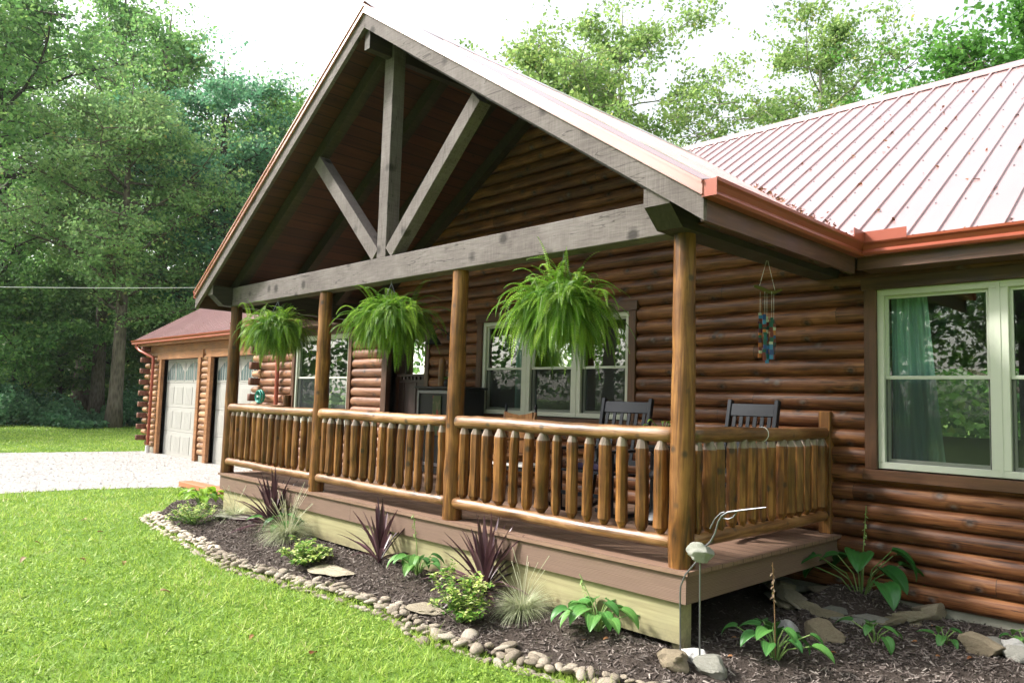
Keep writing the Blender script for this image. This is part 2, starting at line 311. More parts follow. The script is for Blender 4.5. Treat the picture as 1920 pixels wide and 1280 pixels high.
# ---------------------------------------------------------------- mesh helpers
COL=sc.collection
def tag(o,label=None,cat=None,group=None,kind=None):
    if label: o['label']=label
    if cat: o['category']=cat
    if group: o['group']=group
    if kind: o['kind']=kind
    return o
def empty(name,loc=(0,0,0),rz=0,label=None,cat=None,group=None,parent=None):
    o=bpy.data.objects.new(name,None); COL.objects.link(o); o.location=loc; o.rotation_euler=(0,0,rz); o.empty_display_size=.1
    if parent: o.parent=parent
    return tag(o,label,cat,group)
class MB:
    def __init__(s): s.v=[]; s.f=[]
    def add(s,vs,fs):
        k=len(s.v); s.v+= [tuple(p) for p in vs]; s.f+=[tuple(i+k for i in f) for f in fs]; return s
    def box(s,x0,x1,y0,y1,z0,z1,b=0):
        if b<=0:
            vs=[(x,y,z) for z in (z0,z1) for y in (y0,y1) for x in (x0,x1)]
            return s.add(vs,[(0,2,3,1),(4,5,7,6),(0,1,5,4),(2,6,7,3),(0,4,6,2),(1,3,7,5)])
        # chamfered box via bmesh
        bm=bmesh.new(); bmesh.ops.create_cube(bm,size=1)
        for q in bm.verts: q.co=Vector(((x0+x1)/2+q.co.x*(x1-x0),(y0+y1)/2+q.co.y*(y1-y0),(z0+z1)/2+q.co.z*(z1-z0)))
        bmesh.ops.bevel(bm,geom=list(bm.edges),offset=b,segments=1,affect='EDGES')
        bm.verts.index_update(); s.add([q.co[:] for q in bm.verts],[[q.index for q in f.verts] for f in bm.faces]); bm.free(); return s
    def obox(s,p0,p1,w,h,up=(0,0,1),b=0):
        """beam from p0 to p1, width w (side), height h (along up)"""
        p0=Vector(p0);p1=Vector(p1);d=(p1-p0).normalized();up=Vector(up);sd_=d.cross(up).normalized();u=sd_.cross(d).normalized()
        m=MB().box(0,(p1-p0).length,-w/2,w/2,-h/2,h/2,b)
        return s.add([p0+d*q[0]+sd_*q[1]+u*q[2] for q in m.v],m.f)
    def tube(s,pts,rad,n=10,cap=True):
        pts=[Vector(p) for p in pts]
        if not hasattr(rad,'__len__'): rad=[rad]*len(pts)
        vs=[];fs=[];ref=None
        for i,p in enumerate(pts):
            d=(pts[min(i+1,len(pts)-1)]-pts[max(i-1,0)]); d=d.normalized() if d.length>1e-9 else Vector((0,0,1))
            if ref is None:
                ref=Vector((0,0,1)) if abs(d.z)<.9 else Vector((1,0,0))
            a=d.cross(ref)
            if a.length<1e-5: a=d.cross(Vector((0,1,0)))
            a.normalize(); b=d.cross(a); ref=a.cross(d) if False else ref
            for k in range(n):
                t=2*math.pi*k/n; vs.append(p+(a*math.cos(t)+b*math.sin(t))*rad[i])
        for i in range(len(pts)-1):
            for k in range(n):
                fs.append((i*n+k,i*n+(k+1)%n,(i+1)*n+(k+1)%n,(i+1)*n+k))
        if cap: fs+= [tuple(range(n)),tuple(range((len(pts)-1)*n,len(pts)*n))]
        return s.add(vs,fs)
    def lathe(s,prof,n=20,c=(0,0,0)):
        return s.tube([(c[0],c[1],c[2]+z) for r,z in prof],[max(r,.0005) for r,z in prof],n) if False else s._lathe(prof,n,c)
    def _lathe(s,prof,n,c):
        vs=[];fs=[]
        for r,z in prof:
            for k in range(n):
                t=2*math.pi*k/n; vs.append((c[0]+r*math.cos(t),c[1]+r*math.sin(t),c[2]+z))
        for i in range(len(prof)-1):
            for k in range(n): fs.append((i*n+k,i*n+(k+1)%n,(i+1)*n+(k+1)%n,(i+1)*n+k))
        fs+=[tuple(range(n))[::-1],tuple(range((len(prof)-1)*n,len(prof)*n))]
        return s.add(vs,fs)
    def prism(s,prof,a0,a1,axis='x'):
        """extrude 2D profile: axis x -> prof=(y,z); axis y -> prof=(x,z); axis z -> (x,y)"""
        n=len(prof)
        def P(q,a): return (a,q[0],q[1]) if axis=='x' else ((q[0],a,q[1]) if axis=='y' else (q[0],q[1],a))
        vs=[P(q,a0) for q in prof]+[P(q,a1) for q in prof]
        fs=[(i,(i+1)%n,(i+1)%n+n,i+n) for i in range(n)]+[tuple(range(n))[::-1],tuple(range(n,2*n))]
        return s.add(vs,fs)
    def build(s,name,m,parent=None,smooth=False,ang=40,loc=None):
        me=bpy.data.meshes.new(name); me.from_pydata(s.v,[],s.f); 
        bm=bmesh.new(); bm.from_mesh(me); bmesh.ops.recalc_face_normals(bm,faces=bm.faces); bm.to_mesh(me); bm.free()
        me.materials.append(MT[m] if isinstance(m,str) else m)
        if smooth:
            me.shade_smooth()
            try: me.set_sharp_from_angle(angle=R(ang))
            except Exception: pass
        o=bpy.data.objects.new(name,me); COL.objects.link(o)
        if parent: o.parent=parent
        if loc: o.location=loc
        return o
def fastmesh(name,V,F,m,parent=None,rnd=None,smooth=False):
    """V (n,3), F (m,k) numpy arrays, rnd per-face value"""
    V=np.asarray(V,np.float32); F=np.asarray(F,np.int32); k=F.shape[1]
    me=bpy.data.meshes.new(name); me.vertices.add(len(V)); me.vertices.foreach_set('co',V.ravel())
    me.loops.add(F.size); me.loops.foreach_set('vertex_index',F.ravel())
    me.polygons.add(len(F)); me.polygons.foreach_set('loop_start',np.arange(0,F.size,k,dtype=np.int32))
    if rnd is not None:
        a=me.attributes.new('rnd','FLOAT','FACE'); a.data.foreach_set('value',np.asarray(rnd,np.float32))
    me.polygons.foreach_set('use_smooth',np.full(len(F),bool(smooth)))
    me.update(calc_edges=True); me.materials.append(MT[m] if isinstance(m,str) else m)
    o=bpy.data.objects.new(name,me); COL.objects.link(o)
    if parent: o.parent=parent
    return o
def copy_tree(o,parent=None):
    c=o.copy(); COL.objects.link(c)
    if parent: c.parent=parent
    for ch in list(o.children): copy_tree(ch,c)
    return c
rng=np.random.default_rng(7); rd=random.Random(11)
D=2.42; G=-.62; PITCH=.1533
AX,AZ,SL=-3.656,5.05,.66          # gable apex x, z, slope
EX=.30; EXL=2*AX-EX               # gable eaves right, left
MZ0,MY0,MS=2.42,2.05,.65          # main roof plane z=MZ0+MS*(y-MY0)
RY=7.15; RZ=MZ0+MS*(RY-MY0)
gz=lambda x: AZ-SL*abs(x-AX)
mz=lambda y: MZ0+MS*(y-MY0)
valley=lambda x: MY0+(gz(x)-MZ0)/MS
HX0,HX1=-11.25,7.0
# ---------------------------------------------------------------- the house
house=empty('log_house',(0,0,0),0,'brown log house with red metal roofs, gabled front porch and attached garage','house')
NS=10
def log_wall(name,x0,x1,z0,z1,y,openings,m,face=-1,bulge=.062,lim=None,axis='x'):
    key={};vs=[];fs=[]
    def vid(x,yy,z,kk):
        q=(round(x,4),round(yy,4),round(z,4),kk)
        if q not in key: key[q]=len(vs); vs.append((x,yy,z) if axis=='x' else (yy,x,z))
        return key[q]
    k0=math.floor(z0/PITCH+1e-6); k1=math.ceil(z1/PITCH-1e-6)
    for k in range(k0,k1):
        for j in range(NS):
            a,b=j/NS,(j+1)/NS
            za,zb=(k+a)*PITCH,(k+b)*PITCH
            if za<z0-1e-4 or zb>z1+1e-3: continue
            def off(t): 
                q=2*t-1; return bulge*math.sqrt(max(0,1-abs(q)**2.0))
            ya,yb=y+face*off(a),y+face*off(b); zm=(za+zb)/2
            sp=[(x0,x1)] if lim is None else [lim(zm)]
            for (ox0,ox1,oz0,oz1) in openings:
                if oz0<zm<oz1:
                    ns=[]
                    for s0,s1 in sp:
                        if ox1<=s0 or ox0>=s1: ns.append((s0,s1)); continue
                        if ox0>s0: ns.append((s0,ox0))
                        if ox1<s1: ns.append((ox1,s1))
                    sp=ns
            for s0,s1 in sp:
                if s1-s0<.01: continue
                fs.append((vid(s0,ya,za,k),vid(s1,ya,za,k),vid(s1,yb,zb,k),vid(s0,yb,zb,k)))
    me=bpy.data.meshes.new(name); me.from_pydata(vs,[],fs); me.materials.append(MT[m]); me.shade_smooth()
    o=bpy.data.objects.new(name,me); COL.objects.link(o); o.parent=house
    return o
OPEN=[(-9.86,-7.92,.52,2.16),(-6.86,-5.92,.0,2.14),(-4.75,-2.20,.85,2.16),(.30,3.05,.55,2.16)]
# front wall and gable wall of the porch
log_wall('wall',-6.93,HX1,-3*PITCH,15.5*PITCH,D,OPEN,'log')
log_wall('wall',HX0,-6.93,-3*PITCH,15.5*PITCH,D,OPEN,'log_sun')  # same wall left of the door, its sunlight painted into the log colour
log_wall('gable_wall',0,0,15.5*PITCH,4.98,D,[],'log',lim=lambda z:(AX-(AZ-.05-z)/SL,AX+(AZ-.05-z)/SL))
b=MB()   # backing boards behind the logs
def backing(x0,x1,z0,z1,y,ops,th=.12):
    xs=sorted({x0,x1,*[o[0] for o in ops],*[o[1] for o in ops]}); zs=sorted({z0,z1,*[o[2] for o in ops],*[o[3] for o in ops]})
    for i in range(len(xs)-1):
        for j in range(len(zs)-1):
            cx,cz=(xs[i]+xs[i+1])/2,(zs[j]+zs[j+1])/2
            if any(o[0]<cx<o[1] and o[2]<cz<o[3] for o in ops): continue
            if x0<cx<x1 and z0<cz<z1: b.box(xs[i],xs[i+1],y+.002,y+th,zs[j],zs[j+1])
backing(HX0,HX1,-.46,2.42,D,OPEN)
b.add([(AX-3.9,D+.03,2.43),(AX+3.9,D+.03,2.43),(AX,D+.03,4.98)],[(0,1,2)])
b.build('wall_backing','room',house)
# interior shell: floor, ceiling, back wall with a rear window, end walls
b=MB(); b.box(HX0,HX1,D+.13,9.9,-.12,-.02); b.box(HX0,HX1,D+.13,9.9,2.43,2.5)
for x0,x1,z0,z1 in ((HX0,-2.2,-.02,2.43),(-2.2,.2,-.02,.75),(-2.2,.2,1.75,2.43),(.2,HX1,-.02,2.43)): b.box(x0,x1,8.0,8.12,z0,z1)
b.box(HX0,HX0+.1,D+.13,9.9,-.5,2.43); b.box(HX1-.1,HX1,D+.13,9.9,-.5,2.43); b.box(-1.0,-.9,D+1.2,8,-.02,2.43)
b.build('interior_wall','room',house)
fb=MB().box(HX0+.1,HX1,D+.0,D+.14,G-.3,-.462).build('foundation','concrete',house)
MB().box(.1,HX1,D-.035,D-.001,G-.3,G+.075).build('footing','concrete',house)
# end wall of the main house on the left, its logs run along y, plus crossing log ends
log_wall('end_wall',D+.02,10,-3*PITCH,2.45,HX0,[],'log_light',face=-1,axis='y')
def log_ends(name,xc,yc,ax,zlo,zhi,par,le=.3,m='log_light'):
    mb=MB()
    k=math.ceil(zlo/PITCH)
    while (k+1)*PITCH<=zhi:
        z0,z1=k*PITCH+.006,(k+1)*PITCH-.006
        if (k%2)==par:
            if ax=='y': mb.box(xc-.055,xc+.055,yc-le,yc+.05,z0,z1,.012)
            else: mb.tube([(xc-le,yc-.005,(z0+z1)/2),(xc+.1,yc-.005,(z0+z1)/2)],.066,12)
        k+=1
    return mb.build(name,m,house,smooth=True,ang=50)
MT['endcut']=grain_material('cut_log_end',(.09,.03,.015),(.15,.055,.03),(.22,.09,.05),axis=2,rough=.6)
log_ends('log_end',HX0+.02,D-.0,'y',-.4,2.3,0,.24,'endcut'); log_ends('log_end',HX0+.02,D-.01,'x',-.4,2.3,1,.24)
# ---- windows
def window(x0,x1,z0,z1,zm,mull,y=D,screen=True,curt=None,casing=.10,sill=True,m='trim'):
    e=empty('window',(x0,y,z0),0,parent=house)
    def L(mb,name,mt,**k):
        o=mb.build(name,mt,None,**k); o.parent=e; o.location=(-x0,-y,-z0); return o
    fr=MB(); yf=y-.045; fw=.055
    fr.box(x0,x1,yf,y+.05,z0,z0+fw,.004); fr.box(x0,x1,yf,y+.05,z1-fw,z1,.004)
    fr.box(x0,x0+fw,yf-.0015,y+.05,z0+fw-.003,z1-fw+.003,.004); fr.box(x1-fw,x1,yf-.0015,y+.05,z0+fw-.003,z1-fw+.003,.004)
    edges=[x0+fw]
    for a,b_ in mull: fr.box(a,b_,yf-.0015,y+.05,z0+fw-.003,z1-fw+.003,.004); fr.box((a+b_)/2-.012,(a+b_)/2+.012,yf-.006,yf+.01,z0+.01,z1-.01); edges+=[a,b_]
    edges.append(x1-fw); L(fr,'frame','vinyl')
    sashes=MB(); panes=MB(); scr=MB()
    for i in range(0,len(edges),2):
        a,b_=edges[i],edges[i+1]; s=.024
        # upper sash (outer), lower sash set in
        for (za,zb,yy) in ((zm-.018,z1-fw,y-.012),(z0+fw,zm+.012,y+.012)):
            sashes.box(a,b_,yy,yy+.028,za,za+s*1.2,.002); sashes.box(a,b_,yy,yy+.028,zb-s,zb,.002)
            sashes.box(a,a+s,yy+.001,yy+.027,za+s,zb-s); sashes.box(b_-s,b_,yy+.001,yy+.027,za+s,zb-s)
            panes.add([(a+s,yy+.014,za+s),(b_-s,yy+.014,za+s),(b_-s,yy+.014,zb-s),(a+s,yy+.014,zb-s)],[(0,1,2,3)])
        scr.add([(a+.01,y-.008,z0+fw),(b_-.01,y-.008,z0+fw),(b_-.01,y-.008,zm-.02),(a+.01,y-.008,zm-.02)],[(0,1,2,3)])
        scr.box(a+.002,a+.012,y-.014,y-.004,z0+fw,zm-.02); scr.box(b_-.012,b_-.002,y-.014,y-.004,z0+fw,zm-.02); 
    L(sashes,'sash','vinyl'); L(panes,'pane','glass')
    if screen: L(scr,'insect_screen','screen')
    c=MB(); cs=casing
    for xa in (x0-cs,x1): L(MB().box(xa,xa+cs,y-.075,y+.02,z0-.01,z1,.004),'casing',m)
    c=MB(); c.box(x0-cs-.02,x1+cs+.02,y-.082,y+.02,z1,z1+cs*1.05,.004); L(c,'lintel','trimx')
    if sill: c=MB(); c.box(x0-cs-.015,x1+cs+.015,y-.09,y+.02,z0-.01-cs*.9,z0-.011,.004); L(c,'sill','trimx')
    return e
window(.342,3.0,.598,2.11,1.365,[(1.168,1.30),(2.1,2.23)])
window(-4.69,-2.27,.90,2.105,1.49,[(-3.95,-3.80),(-3.12,-2.97)])
window(-9.78,-7.98,.58,2.12,1.385,[(-8.93,-8.80)],m='trim')
# curtains inside
def curtain(name,x0,x1,z0,z1,y,seed,lean=.12):
    r0=random.Random(seed); nx=60; nz=14; V=[];F=[]
    for j in range(nz+1):
        t=j/nz
        for i in range(nx+1):
            u=i/nx; wx=x0+(x1-x0)*u*(1-.12*t)+lean*(1-t)*u
            V.append((wx,y+.028*math.sin(u*26+1.2*math.sin(3*t+u*3))*(.6+.4*(1-t))+.012*math.sin(u*61),z0+(z1-z0)*t))
    for j in range(nz):
        for i in range(nx):
            a=j*(nx+1)+i; F.append((a,a+1,a+nx+2,a+nx+1))
    m=MB().add(V,F); return m.build(name,'curtain',house,smooth=True,ang=180)
curtain('curtain',.40,.72,.3,2.1,D+.12,1); curtain('curtain',-4.28,-3.9,.3,2.06,D+.16,2)
# ---- entry door, set back in its opening
dy=D+.16
e=empty('entry_door',(-6.4,dy,0),0,parent=house)
def LD(mb,name,mt,sm=False):
    o=mb.build(name,mt,e,smooth=sm); o.location=(6.4,-dy,0); return o
d=MB(); d.box(-6.84,-5.94,dy,dy+.045,0.02,1.36); d.box(-6.84,-6.70,dy,dy+.045,1.36,2.12); d.box(-6.08,-5.94,dy,dy+.045,1.36,2.12); d.box(-6.70,-6.08,dy,dy+.045,1.99,2.12)
for xx in (-6.72,-6.42,-6.13): d.box(xx-.03,xx+.03,dy-.012,dy-.0005,.1,1.33,.004)
d.box(-6.84,-5.94,dy-.014,dy-.0005,.02,.14,.004)
LD(d,'door_leaf','entry')
d=MB(); d.box(-6.80,-5.96,dy-.07,dy-.002,1.40,1.435,.005)
for k in range(9): x=-6.76+k*.0925; d.box(x,x+.045,dy-.055,dy-.003,1.355,1.398)
d.box(-6.80,-5.96,dy-.03,dy-.003,1.31,1.353,.004)
LD(d,'dentil_shelf','entry')
d=MB(); d.add([(-6.70,dy+.02,1.36),(-6.08,dy+.02,1.36),(-6.08,dy+.02,1.99),(-6.70,dy+.02,1.99)],[(0,1,2,3)]); LD(d,'pane','glass')
d=MB(); d.tube([(-6.02,dy-.0,.95),(-6.02,dy-.06,.95)],.012,8); d.lathe([(.002,0),(.03,.01),(.03,.04),(.002,.05)],12,(-6.02,dy-.07,.93)); LD(d,'door_knob','iron',True)
d=MB(); d.box(-7.0,-6.86,D-.075,D+.2,0,2.14,.004); d.box(-5.92,-5.82,D-.075,D+.2,0,2.14,.004); d.box(-7.02,-5.80,D-.08,D+.2,2.14,2.25,.004); LD(d,'casing','trim')
# ---- porch deck
d=MB(); d.box(-7.24,.025,-.025,D,-.027,0); d.build('porch_deck','deck',house)
d=MB(); d.box(-7.215,-4.002,0,.022,-.212,-.029); d.box(-3.998,0,-.0005,.022,-.212,-.029)
d.build('deck_fascia','fascx',house)
for xa in (-.022,-7.215): MB().box(xa,xa+.022,.023,D,-.212,-.029).build('deck_fascia','fascy',house)
d=MB(); d.box(-7.15,-3.703,.035,.075,-.485,-.214); d.box(-3.697,-.06,.0345,.075,-.483,-.214); d.box(-.12,-.02,.035,.0725,-.485,-.214) if False else None

d.box(-7.15,-7.11,.078,2.3,-.45,-.214)
d.build('deck_skirt','treated',house)
d=MB()
for x in (-7.0,-4.84,-2.47,-.155): d.box(x,x+.09,.078,.168,G-.4,-.214)
for x in (-7.0,-4.84,-2.47): d.box(x,x+.09,2.2,2.29,G-.4,-.214)
d.build('deck_post','treated',house)
d=MB(); d.box(-7.1,-1.5,2.28,2.32,-.25,-.03); d.box(-7.1,-.2,1.2,1.24,-.25,-.03); d.build('deck_joist','treated',house)
# steps on the left side of the deck
d=MB()
for i in range(2): d.box(-7.24-.30*(i+1),-7.245-.30*i,1.0,2.25,-.20*(i+1)-.03,-.20*(i+1))
d.build('porch_step','deck',house)
# ---- posts
PX=[-7.206,-4.844,-2.4765,-.0932]; PYC=.085
for i,x in enumerate(PX):
    r0=random.Random(i+3); pts=[];rad=[]
    for j in range(12):
        t=j/11; pts.append((x+r0.uniform(-.004,.004)+.0*t,PYC+r0.uniform(-.004,.004),.0005+t*2.239)); rad.append(.088-.015*t+r0.uniform(-.0022,.0022))
    MB().tube(pts,rad,22).build('porch_post','post',house,smooth=True,ang=60,loc=(0,0,0))
# ---- railings
def baluster_mesh(seed):
    r0=random.Random(seed); L=.655; R0=.044+r0.uniform(-.007,.005); n=14; prof=[]
    prof.append((.016,-.03)); prof.append((.019,0)); prof.append((R0*.93,.045))
    k=7
    for i in range(k+1): prof.append((R0*(1+r0.uniform(-.05,.05)),.05+(L-.14)*i/k))
    prof2=[(R0*.97,L-.068)]
    V=[];F=[]
    bx,by=r0.uniform(-.006,.006),r0.uniform(-.006,.006)
    ell=[1+.09*math.sin(2*math.pi*q/n*2+r0.uniform(0,6)) for q in range(n)]
    def ring(r,z):
        t=z/L
        for q in range(n):
            a=2*math.pi*q/n; V.append((bx*math.sin(math.pi*t)+r*ell[q]*math.cos(a),by*math.sin(math.pi*t)+r*ell[q]*math.sin(a),z))
    P_=prof+prof2
    for r,z in P_: ring(r,z)
    for i in range(len(P_)-1):
        for q in range(n): F.append((i*n+q,i*n+(q+1)%n,(i+1)*n+(q+1)%n,(i+1)*n+q))
    me=bpy.data.meshes.new('baluster'); 
    m=len(V); last=len(P_)-1
    ring(.027,L-.012); ring(.024,L+.03)
    k0=last
    F2=[]
    for (a,b_) in ((last,last+1),(last+1,last+2)):
        for q in range(n): F2.append((a*n+q,a*n+(q+1)%n,b_*n+(q+1)%n,b_*n+q))
    # bottom cone faces also cut wood
    me.from_pydata(V,[],F+F2); me.materials.append(MT['post']); me.materials.append(MT['cut'])
    for i,p in enumerate(me.polygons): p.use_smooth=True; p.material_index=1 if i>=len(F) else 0
    try: me.set_sharp_from_angle(angle=R(25))
    except Exception: pass
    return me
BM=[baluster_mesh(i) for i in range(8)]
def railing(p0,p1,n,endtaper=(1,1),m='rail',ztop=.868,zbot=.155,first=.11,last=.11):
    p0=Vector((*p0,0));p1=Vector((*p1,0)); d=p1-p0; L=d.length; rz=math.atan2(d.y,d.x)
    e=empty('porch_railing',p0,rz,parent=house)
    for nm,z,r in (('top_rail',ztop,.056),('bottom_rail',zbot,.050)):
        r0=random.Random(hash((round(p0.x,2),nm))&0xff); pts=[];rad=[]; k=26
        e0=.03 if endtaper[0] else 0; e1=.03 if endtaper[1] else 0
        pts.append((-.0-e0*.0,0,z)); rad.append(r*.45 if endtaper[0] else r)
        for j in range(k+1):
            t=j/k; x=.03+(L-.06)*t
            pts.append((x,r0.uniform(-.003,.003),z+.004*math.sin(t*7+r0.random()*.5)+r0.uniform(-.0015,.0015))); rad.append(r*(1+r0.uniform(-.035,.035))*(1-.08*t))
        pts.append((L,0,z)); rad.append(r*.5 if endtaper[1] else r*.9)
        MB().tube(pts,rad,16).build(nm,m,e,smooth=True,ang=70)
    for i in range(n):
        x=first+(L-first-last)*i/(n-1)
        o=bpy.data.objects.new('baluster',BM[rd.randrange(8)]); COL.objects.link(o); o.parent=e
        o.location=(x+rd.uniform(-.008,.008),rd.uniform(-.006,.006),.19); s=rd.uniform(.9,1.12); o.scale=(s,s,.985+rd.uniform(-.008,.008)); o.rotation_euler=(rd.uniform(-.012,.012),rd.uniform(-.014,.014),rd.uniform(0,6))
    return e
for i in range(3): railing((PX[i]+.04,PYC-.02),(PX[i+1]-.05,PYC-.02),14)
railing((-.092,.19),(-.092,2.33),14,first=.07,last=.07)
railing((-7.16,.16),(-7.16,.84),5)
MB().box(-.15,-.045,2.33,2.415,.001,1.06,.006).build('end_post','post',house)
MB().tube([(-7.16,.88,0.001),(-7.16,.88,.5),(-7.16,.88,1.06)],[.062,.06,.058],16).build('newel_post','post',house,smooth=True,ang=50)
# ---- beams and truss
MB().box(-7.17,-.185,-.005,.165,2.24,2.49,.006).build('porch_beam','beam',house)
def sidebeam(x0,x1):
    prof=[(-.27,2.49),(D,2.49),(D,2.24),(-.12,2.24),(-.27,2.37)]
    m=MB(); n_=len(prof); m.prism(prof,x0,x1,'x'); return m.build('side_beam','darkbeam',house)
sidebeam(-.182,.02); sidebeam(-7.33,-7.173)
# lighter sawn end blocks on the side beams
for x0,x1 in ((-.184,.022),(-7.332,-7.171)): MB().prism([(-.276,2.494),(-.2705,2.494),(-.2705,2.371),(-.276,2.368)],x0,x1,'x').build('beam_end','beamz',house)
MB().box(-3.735,-3.575,.0,.15,2.49,4.86,.004).build('king_post','beamz',house)
MB().obox((-3.77,.07,2.53),(-5.07,.07,3.80),.14,.15,(0,0,1),.004).build('truss_strut','beamz',house)
MB().obox((-3.53,.07,2.53),(-2.25,.07,3.80),.14,.15,(0,0,1),.004).build('truss_strut','beamz',house)
for yy in (.08,.86,1.64,2.30):
    m=MB()
    for sgn in (1,-1):
        xe=AX+sgn*3.93
        dv=Vector((sgn,0,-SL)).normalized(); nn=Vector((sgn*SL,0,1)).normalized()
        off=.10+.07
        p0=Vector((AX,yy,AZ))-nn*off+dv*.02; p1=Vector((xe,yy,gz(xe)))-nn*off
        m.obox(p0,p1,.11,.15,nn)
    m.build('rafter','darkbeam',house)
m=MB(); m.box(AX-.045,AX+.045,-.28,D,4.60,4.93); m.build('ridge_beam','darkbeam',house)
# ---- gable roof
def gpoly(sgn,dz,y0=-.31):
    """corner points of one slope: ridge front, eave front, eave back (valley), ridge back (valley), lowered by dz"""
    xe=EX if sgn>0 else EXL
    a=(AX,y0,AZ-dz);b_=(xe,y0,gz(xe)-dz);c=(xe,MY0+(gz(xe)-dz-MZ0)/MS,gz(xe)-dz);d_=(AX,MY0+(AZ-dz-MZ0)/MS,AZ-dz)
    return [a,b_,c,d_]
for sgn in (1,-1):
    t=gpoly(sgn,0);u=gpoly(sgn,.03); 
    m=MB(); m.add(t+u,[(0,1,2,3),(4,7,6,5),(0,4,5,1),(1,5,6,2),(2,6,7,3),(3,7,4,0)])
    # ribs
    y=-.10
    dirv=Vector((sgn,0,-SL)).normalized()
    while y<6.0:
        x_hi=AX+sgn*.02
        # down the slope until the eave or the valley
        if y<=2.05: xl=(EX if sgn>0 else EXL)
        else:
            zz=mz(y); xl=AX+sgn*(AZ-zz)/SL
        if (xl-x_hi)*sgn>.1:
            nn=Vector((sgn*SL,0,1)).normalized()
            p0=Vector((x_hi,y,gz(x_hi)))+nn*.008;p1=Vector((xl,y,gz(xl)))+nn*.008
            m.obox(p0,p1,.032,.020,nn)
            for q in (1,2):
                pp0=p0+Vector((0,.229*q/3,0))-nn*.006; pp1=p1+Vector((0,.229*q/3,0))-nn*.006
                if y<1.9: m.obox(pp0,pp1,.02,.005,nn)
        y+=.229
    m.build('gable_roof','roof',house)
    # soffit
    xe=(EX-.03) if sgn>0 else EXL+.03
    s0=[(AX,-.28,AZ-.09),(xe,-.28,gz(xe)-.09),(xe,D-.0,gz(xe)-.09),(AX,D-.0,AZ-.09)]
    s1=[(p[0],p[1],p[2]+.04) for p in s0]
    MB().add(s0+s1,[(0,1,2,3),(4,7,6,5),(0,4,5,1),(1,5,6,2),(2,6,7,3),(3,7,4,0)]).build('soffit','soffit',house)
    # barge board, then rake trim
    def rake(x0,x1,zt,zb,ya,yb,name,mt):
        P4=[(x0,gz(x0)-zt),(x1,gz(x1)-zt),(x1,gz(x1)-zb),(x0,gz(x0)-zb)]
        return MB().prism(P4,ya,yb,'y').build(name,mt,house)
    g2=grain_material  # noqa
    xe=EX if sgn>0 else EXL
    rake(AX+sgn*.001,xe,.075,.235,-.325,-.285,'barge_board','barge'+('r' if sgn>0 else 'l')) if False else None
    bb=rake(AX+sgn*.001,xe,.075,.235,-.325,-.285,'barge_board','fasciawood' if False else 'beam')
    m=MB()
    for (z0_,z1_,ya,yb) in ((-.012,.010,-.352,-.27),(.0105,.075,-.341,-.3265),(.0755,.082,-.350,-.3265)):
        P4=[(AX,gz(AX)-z0_),(xe,gz(xe)-z0_),(xe,gz(xe)-z1_),(AX,gz(AX)-z1_)]
        m.prism(P4,ya,yb,'y')
    # sloped upper flange of the trim
    nn=Vector((sgn*SL,0,1)).normalized()
    P=lambda x,y_,h: Vector((x,y_,gz(x)))+Vector((0,0,h))
    m.add([P(AX,-.352,.014),P(xe,-.352,.014),P(xe,-.24,.042),P(AX,-.24,.042),P(AX,-.12,.042),P(xe,-.12,.042),P(xe,-.10,.012),P(AX,-.10,.012)],[(0,1,2,3),(3,2,5,4),(4,5,6,7)])
    m.build('rake_trim','rake',house)
m=MB()
for sgn in (1,-1):
    x1=AX+sgn*.14; m.add([(AX,-.34,AZ+.045),(x1,-.34,gz(x1)+.028),(x1,6.0,gz(x1)+.028),(AX,6.0,AZ+.045)],[(0,1,2,3)])
    m.add([(x1,-.34,gz(x1)+.028),(x1,-.34,gz(x1)+.004),(x1,6.0,gz(x1)+.004),(x1,6.0,gz(x1)+.028)],[(0,1,2,3)])
m.build('ridge_cap','roof',house)
# ---- main roof
m=MB(); MXL,MXR=-11.75,HX1+.4
def mp(x,y,dz=0): return (x,y,mz(y)-dz)
YE=MY0-.0
def slab(m,pts):
    n_=len(pts); lo=[(p[0],p[1],p[2]-.03) for p in pts]
    m.add(list(pts)+lo,[tuple(range(n_)),tuple(range(n_,2*n_))[::-1]]+[(i,(i+1)%n_,(i+1)%n_+n_,i+n_) for i in range(n_)])
yv=MY0+(gz(AX)-MZ0)/MS
slab(m,[mp(EX,YE),mp(MXR,YE),mp(MXR,RY),mp(MXL,RY),mp(MXL,YE),mp(EXL,YE),mp(AX,yv)])
slab(m,[(MXL,RY,RZ),(MXR,RY,RZ),(MXR,RY+5.1,RZ-5.1*MS),(MXL,RY+5.1,RZ-5.1*MS)])
nn=Vector((0,-MS,1)).normalized(); x=MXL+.02
while x<MXR:
    y0=YE if (x>EX or x<EXL) else MY0+(gz(x)-MZ0)/MS
    m.obox(Vector(mp(x,y0))+nn*.008,Vector(mp(x,RY))+nn*.008,.028,.022,nn)
    x+=.229
m.build('main_roof','roof',house)
m=MB(); m.add([(MXL,RY,RZ+.06),(MXR,RY,RZ+.06),(MXR,RY-.16,RZ-.16*MS+.045),(MXL,RY-.16,RZ-.16*MS+.045),(MXL,RY-.16,RZ-.16*MS+.018),(MXR,RY-.16,RZ-.16*MS+.018),(MXL,RY+.16,RZ-.16*MS+.045),(MXR,RY+.16,RZ-.16*MS+.045)],[(0,1,2,3),(3,2,5,4),(0,6,7,1)])
m.build('ridge_cap','roof',house)
m=MB(); x=MXL+.02+.06
while x<4.5:
    for k in range(9):
        y=MY0+.12+k*.6
        if EXL<x<EX and y<MY0+(gz(x)-MZ0)/MS+.05: continue
        if y<RY-.1: m.box(x-.006,x+.006,y-.006,y+.006,mz(y)+.0,mz(y)+.012)
    x+=.229
o=m.build('roof_screws','steel',house); o['kind']='stuff'
